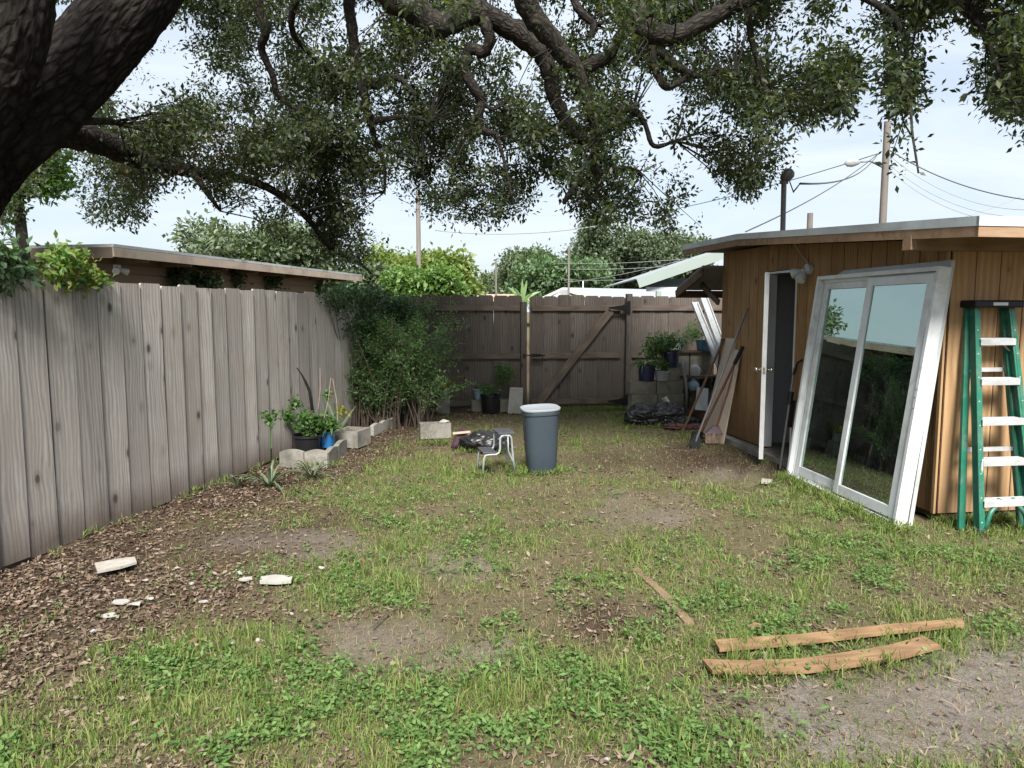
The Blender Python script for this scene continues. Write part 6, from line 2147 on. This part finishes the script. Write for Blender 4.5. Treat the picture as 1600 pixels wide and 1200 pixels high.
# longer grass along the foot of the fences and the shed
pts = []
for k in range(150):
    s_ = random.uniform(.2, LF_END - .5)
    p = LF0 + LFD * s_ + LFN * abs(random.gauss(0.03, .05))
    if random.random() < .35: pts.append(p)
for k in range(240):
    pts.append(SP3(random.uniform(-.1, -.02), -random.uniform(0, 2.2), 0))
for k in range(130):
    pts.append(gb_l.lerp(gb_r, random.random()) + NA * random.uniform(-.02, .15))
for k in range(160):
    pts.append(BF0 + BFD * random.uniform(.2, 1.9) + BFN * abs(random.gauss(.05, .1)))
for k in range(70):
    a = random.uniform(0, 2 * PI)
    pts.append(bin_c + Vector((math.cos(a) * .17, math.sin(a) * .15, 0)))
for e0, e1 in (((1113, 1062), (1262, 1062)), ((1262, 1062), (1412, 1039)), ((1124, 1031), (1385, 1004)), ((1385, 1004), (1508, 991)), ((655, 693), (700, 693)), ((437, 731), (545, 728)), ((705, 708), (790, 708)), ((985, 668), (1060, 668))):
    for k in range(13):
        pts.append(G(e0[0], e0[1]).lerp(G(e1[0], e1[1]), random.random()) + Vector((0, random.uniform(-.03, .02), 0)))
for x, y in ((752, 744), (809, 744), (803, 735), (1535, 837), (1400, 832), (1410, 828), (1600, 836)):
    pts += [G(x, y) + Vector((random.gauss(0, .03), random.gauss(0, .03), 0)) for _ in range(8)]
pts = np.array([tuple(p) for p in pts])
m = len(pts) * 12
C = np.repeat(pts, 12, 0) + RNG.normal(size=(m, 3)) * np.array([.035, .035, 0])
D = unit(RNG.normal(size=(m, 3)) * .35 + np.array([0, 0, 1.0]))
V, T = leaf_arrays(C, D, .075 * RNG.uniform(.4, 1.5, m), .006, 0.1, droop=.2)
tag(np_mesh('edge_grass', V, T, M['grass']), 'longer grass along the fence foot, the shed wall and the glass door', 'grass', kind='stuff')
# broad weeds: small rosettes of rounded leaves
X, Y = scatter(26000, 1.45)
k = RNG.random(len(X)) < d_weed(X, Y)
X, Y = X[k], Y[k]
per = 9
m = len(X) * per
C = np.stack([np.repeat(X, per), np.repeat(Y, per), np.repeat(gz(X, Y), per)], 1)
C = C + RNG.normal(size=(m, 3)) * np.array([.022, .022, .0]) + np.stack([np.zeros(m), np.zeros(m), RNG.uniform(.008, .05, m)], 1)
D = unit(RNG.normal(size=(m, 3)) * np.array([1, 1, .35]) + np.array([0, 0, .15]))
V, T = leaf_arrays(C, D, .012 + .03 * RNG.random(m) ** 1.6, .017 * RNG.uniform(.6, 1.2, m), .12, N=RNG.normal(size=(m, 3)) * .35 + np.array([0, 0, 1.0]))
tag(np_mesh('ground_weeds', V, T, M['weed']), 'low broad-leaved green weeds spreading through the lawn', 'weeds', kind='stuff')
print('weeds', m)
# fallen leaves
X, Y = scatter(150000, 1.45)
k = RNG.random(len(X)) < d_lit(X, Y)
X, Y = X[k], Y[k]
m = len(X)
C = np.stack([X, Y, gz(X, Y) + RNG.uniform(.004, .02, m)], 1)
D = unit(RNG.normal(size=(m, 3)) * np.array([1, 1, .22]))
V, T = leaf_arrays(C, D, .018 + .04 * RNG.random(m) ** 1.8, .009 + .016 * RNG.random(m) ** 1.5, .35 * RNG.normal(size=(m, 1)), N=RNG.normal(size=(m, 3)) * .4 + np.array([0, 0, 1.0]))
tag(np_mesh('leaf_litter', V, T, M['litter']), 'brown fallen oak leaves, thick along the left fence', 'leaves', kind='stuff')
print('litter', m)

# fine twigs among the litter
X, Y = scatter(5200, 1.4)
k = RNG.random(len(X)) < np.clip(d_lit(X, Y) * .8 + .06, 0, 1)
X, Y = X[k], Y[k]
m = len(X)
a = RNG.uniform(0, 2 * PI, m)
D = np.stack([np.cos(a), np.sin(a), RNG.normal(size=m) * .08], 1)
V, T = leaf_arrays(np.stack([X, Y, gz(X, Y) + RNG.uniform(.006, .02, m)], 1), D, .05 + .12 * RNG.random(m) ** 2, .004 + .003 * RNG.random(m), .3)
tag(np_mesh('twig_litter', V, T, M['litter']), 'fine brown twigs and stalks scattered over the ground', 'twigs', kind='stuff')
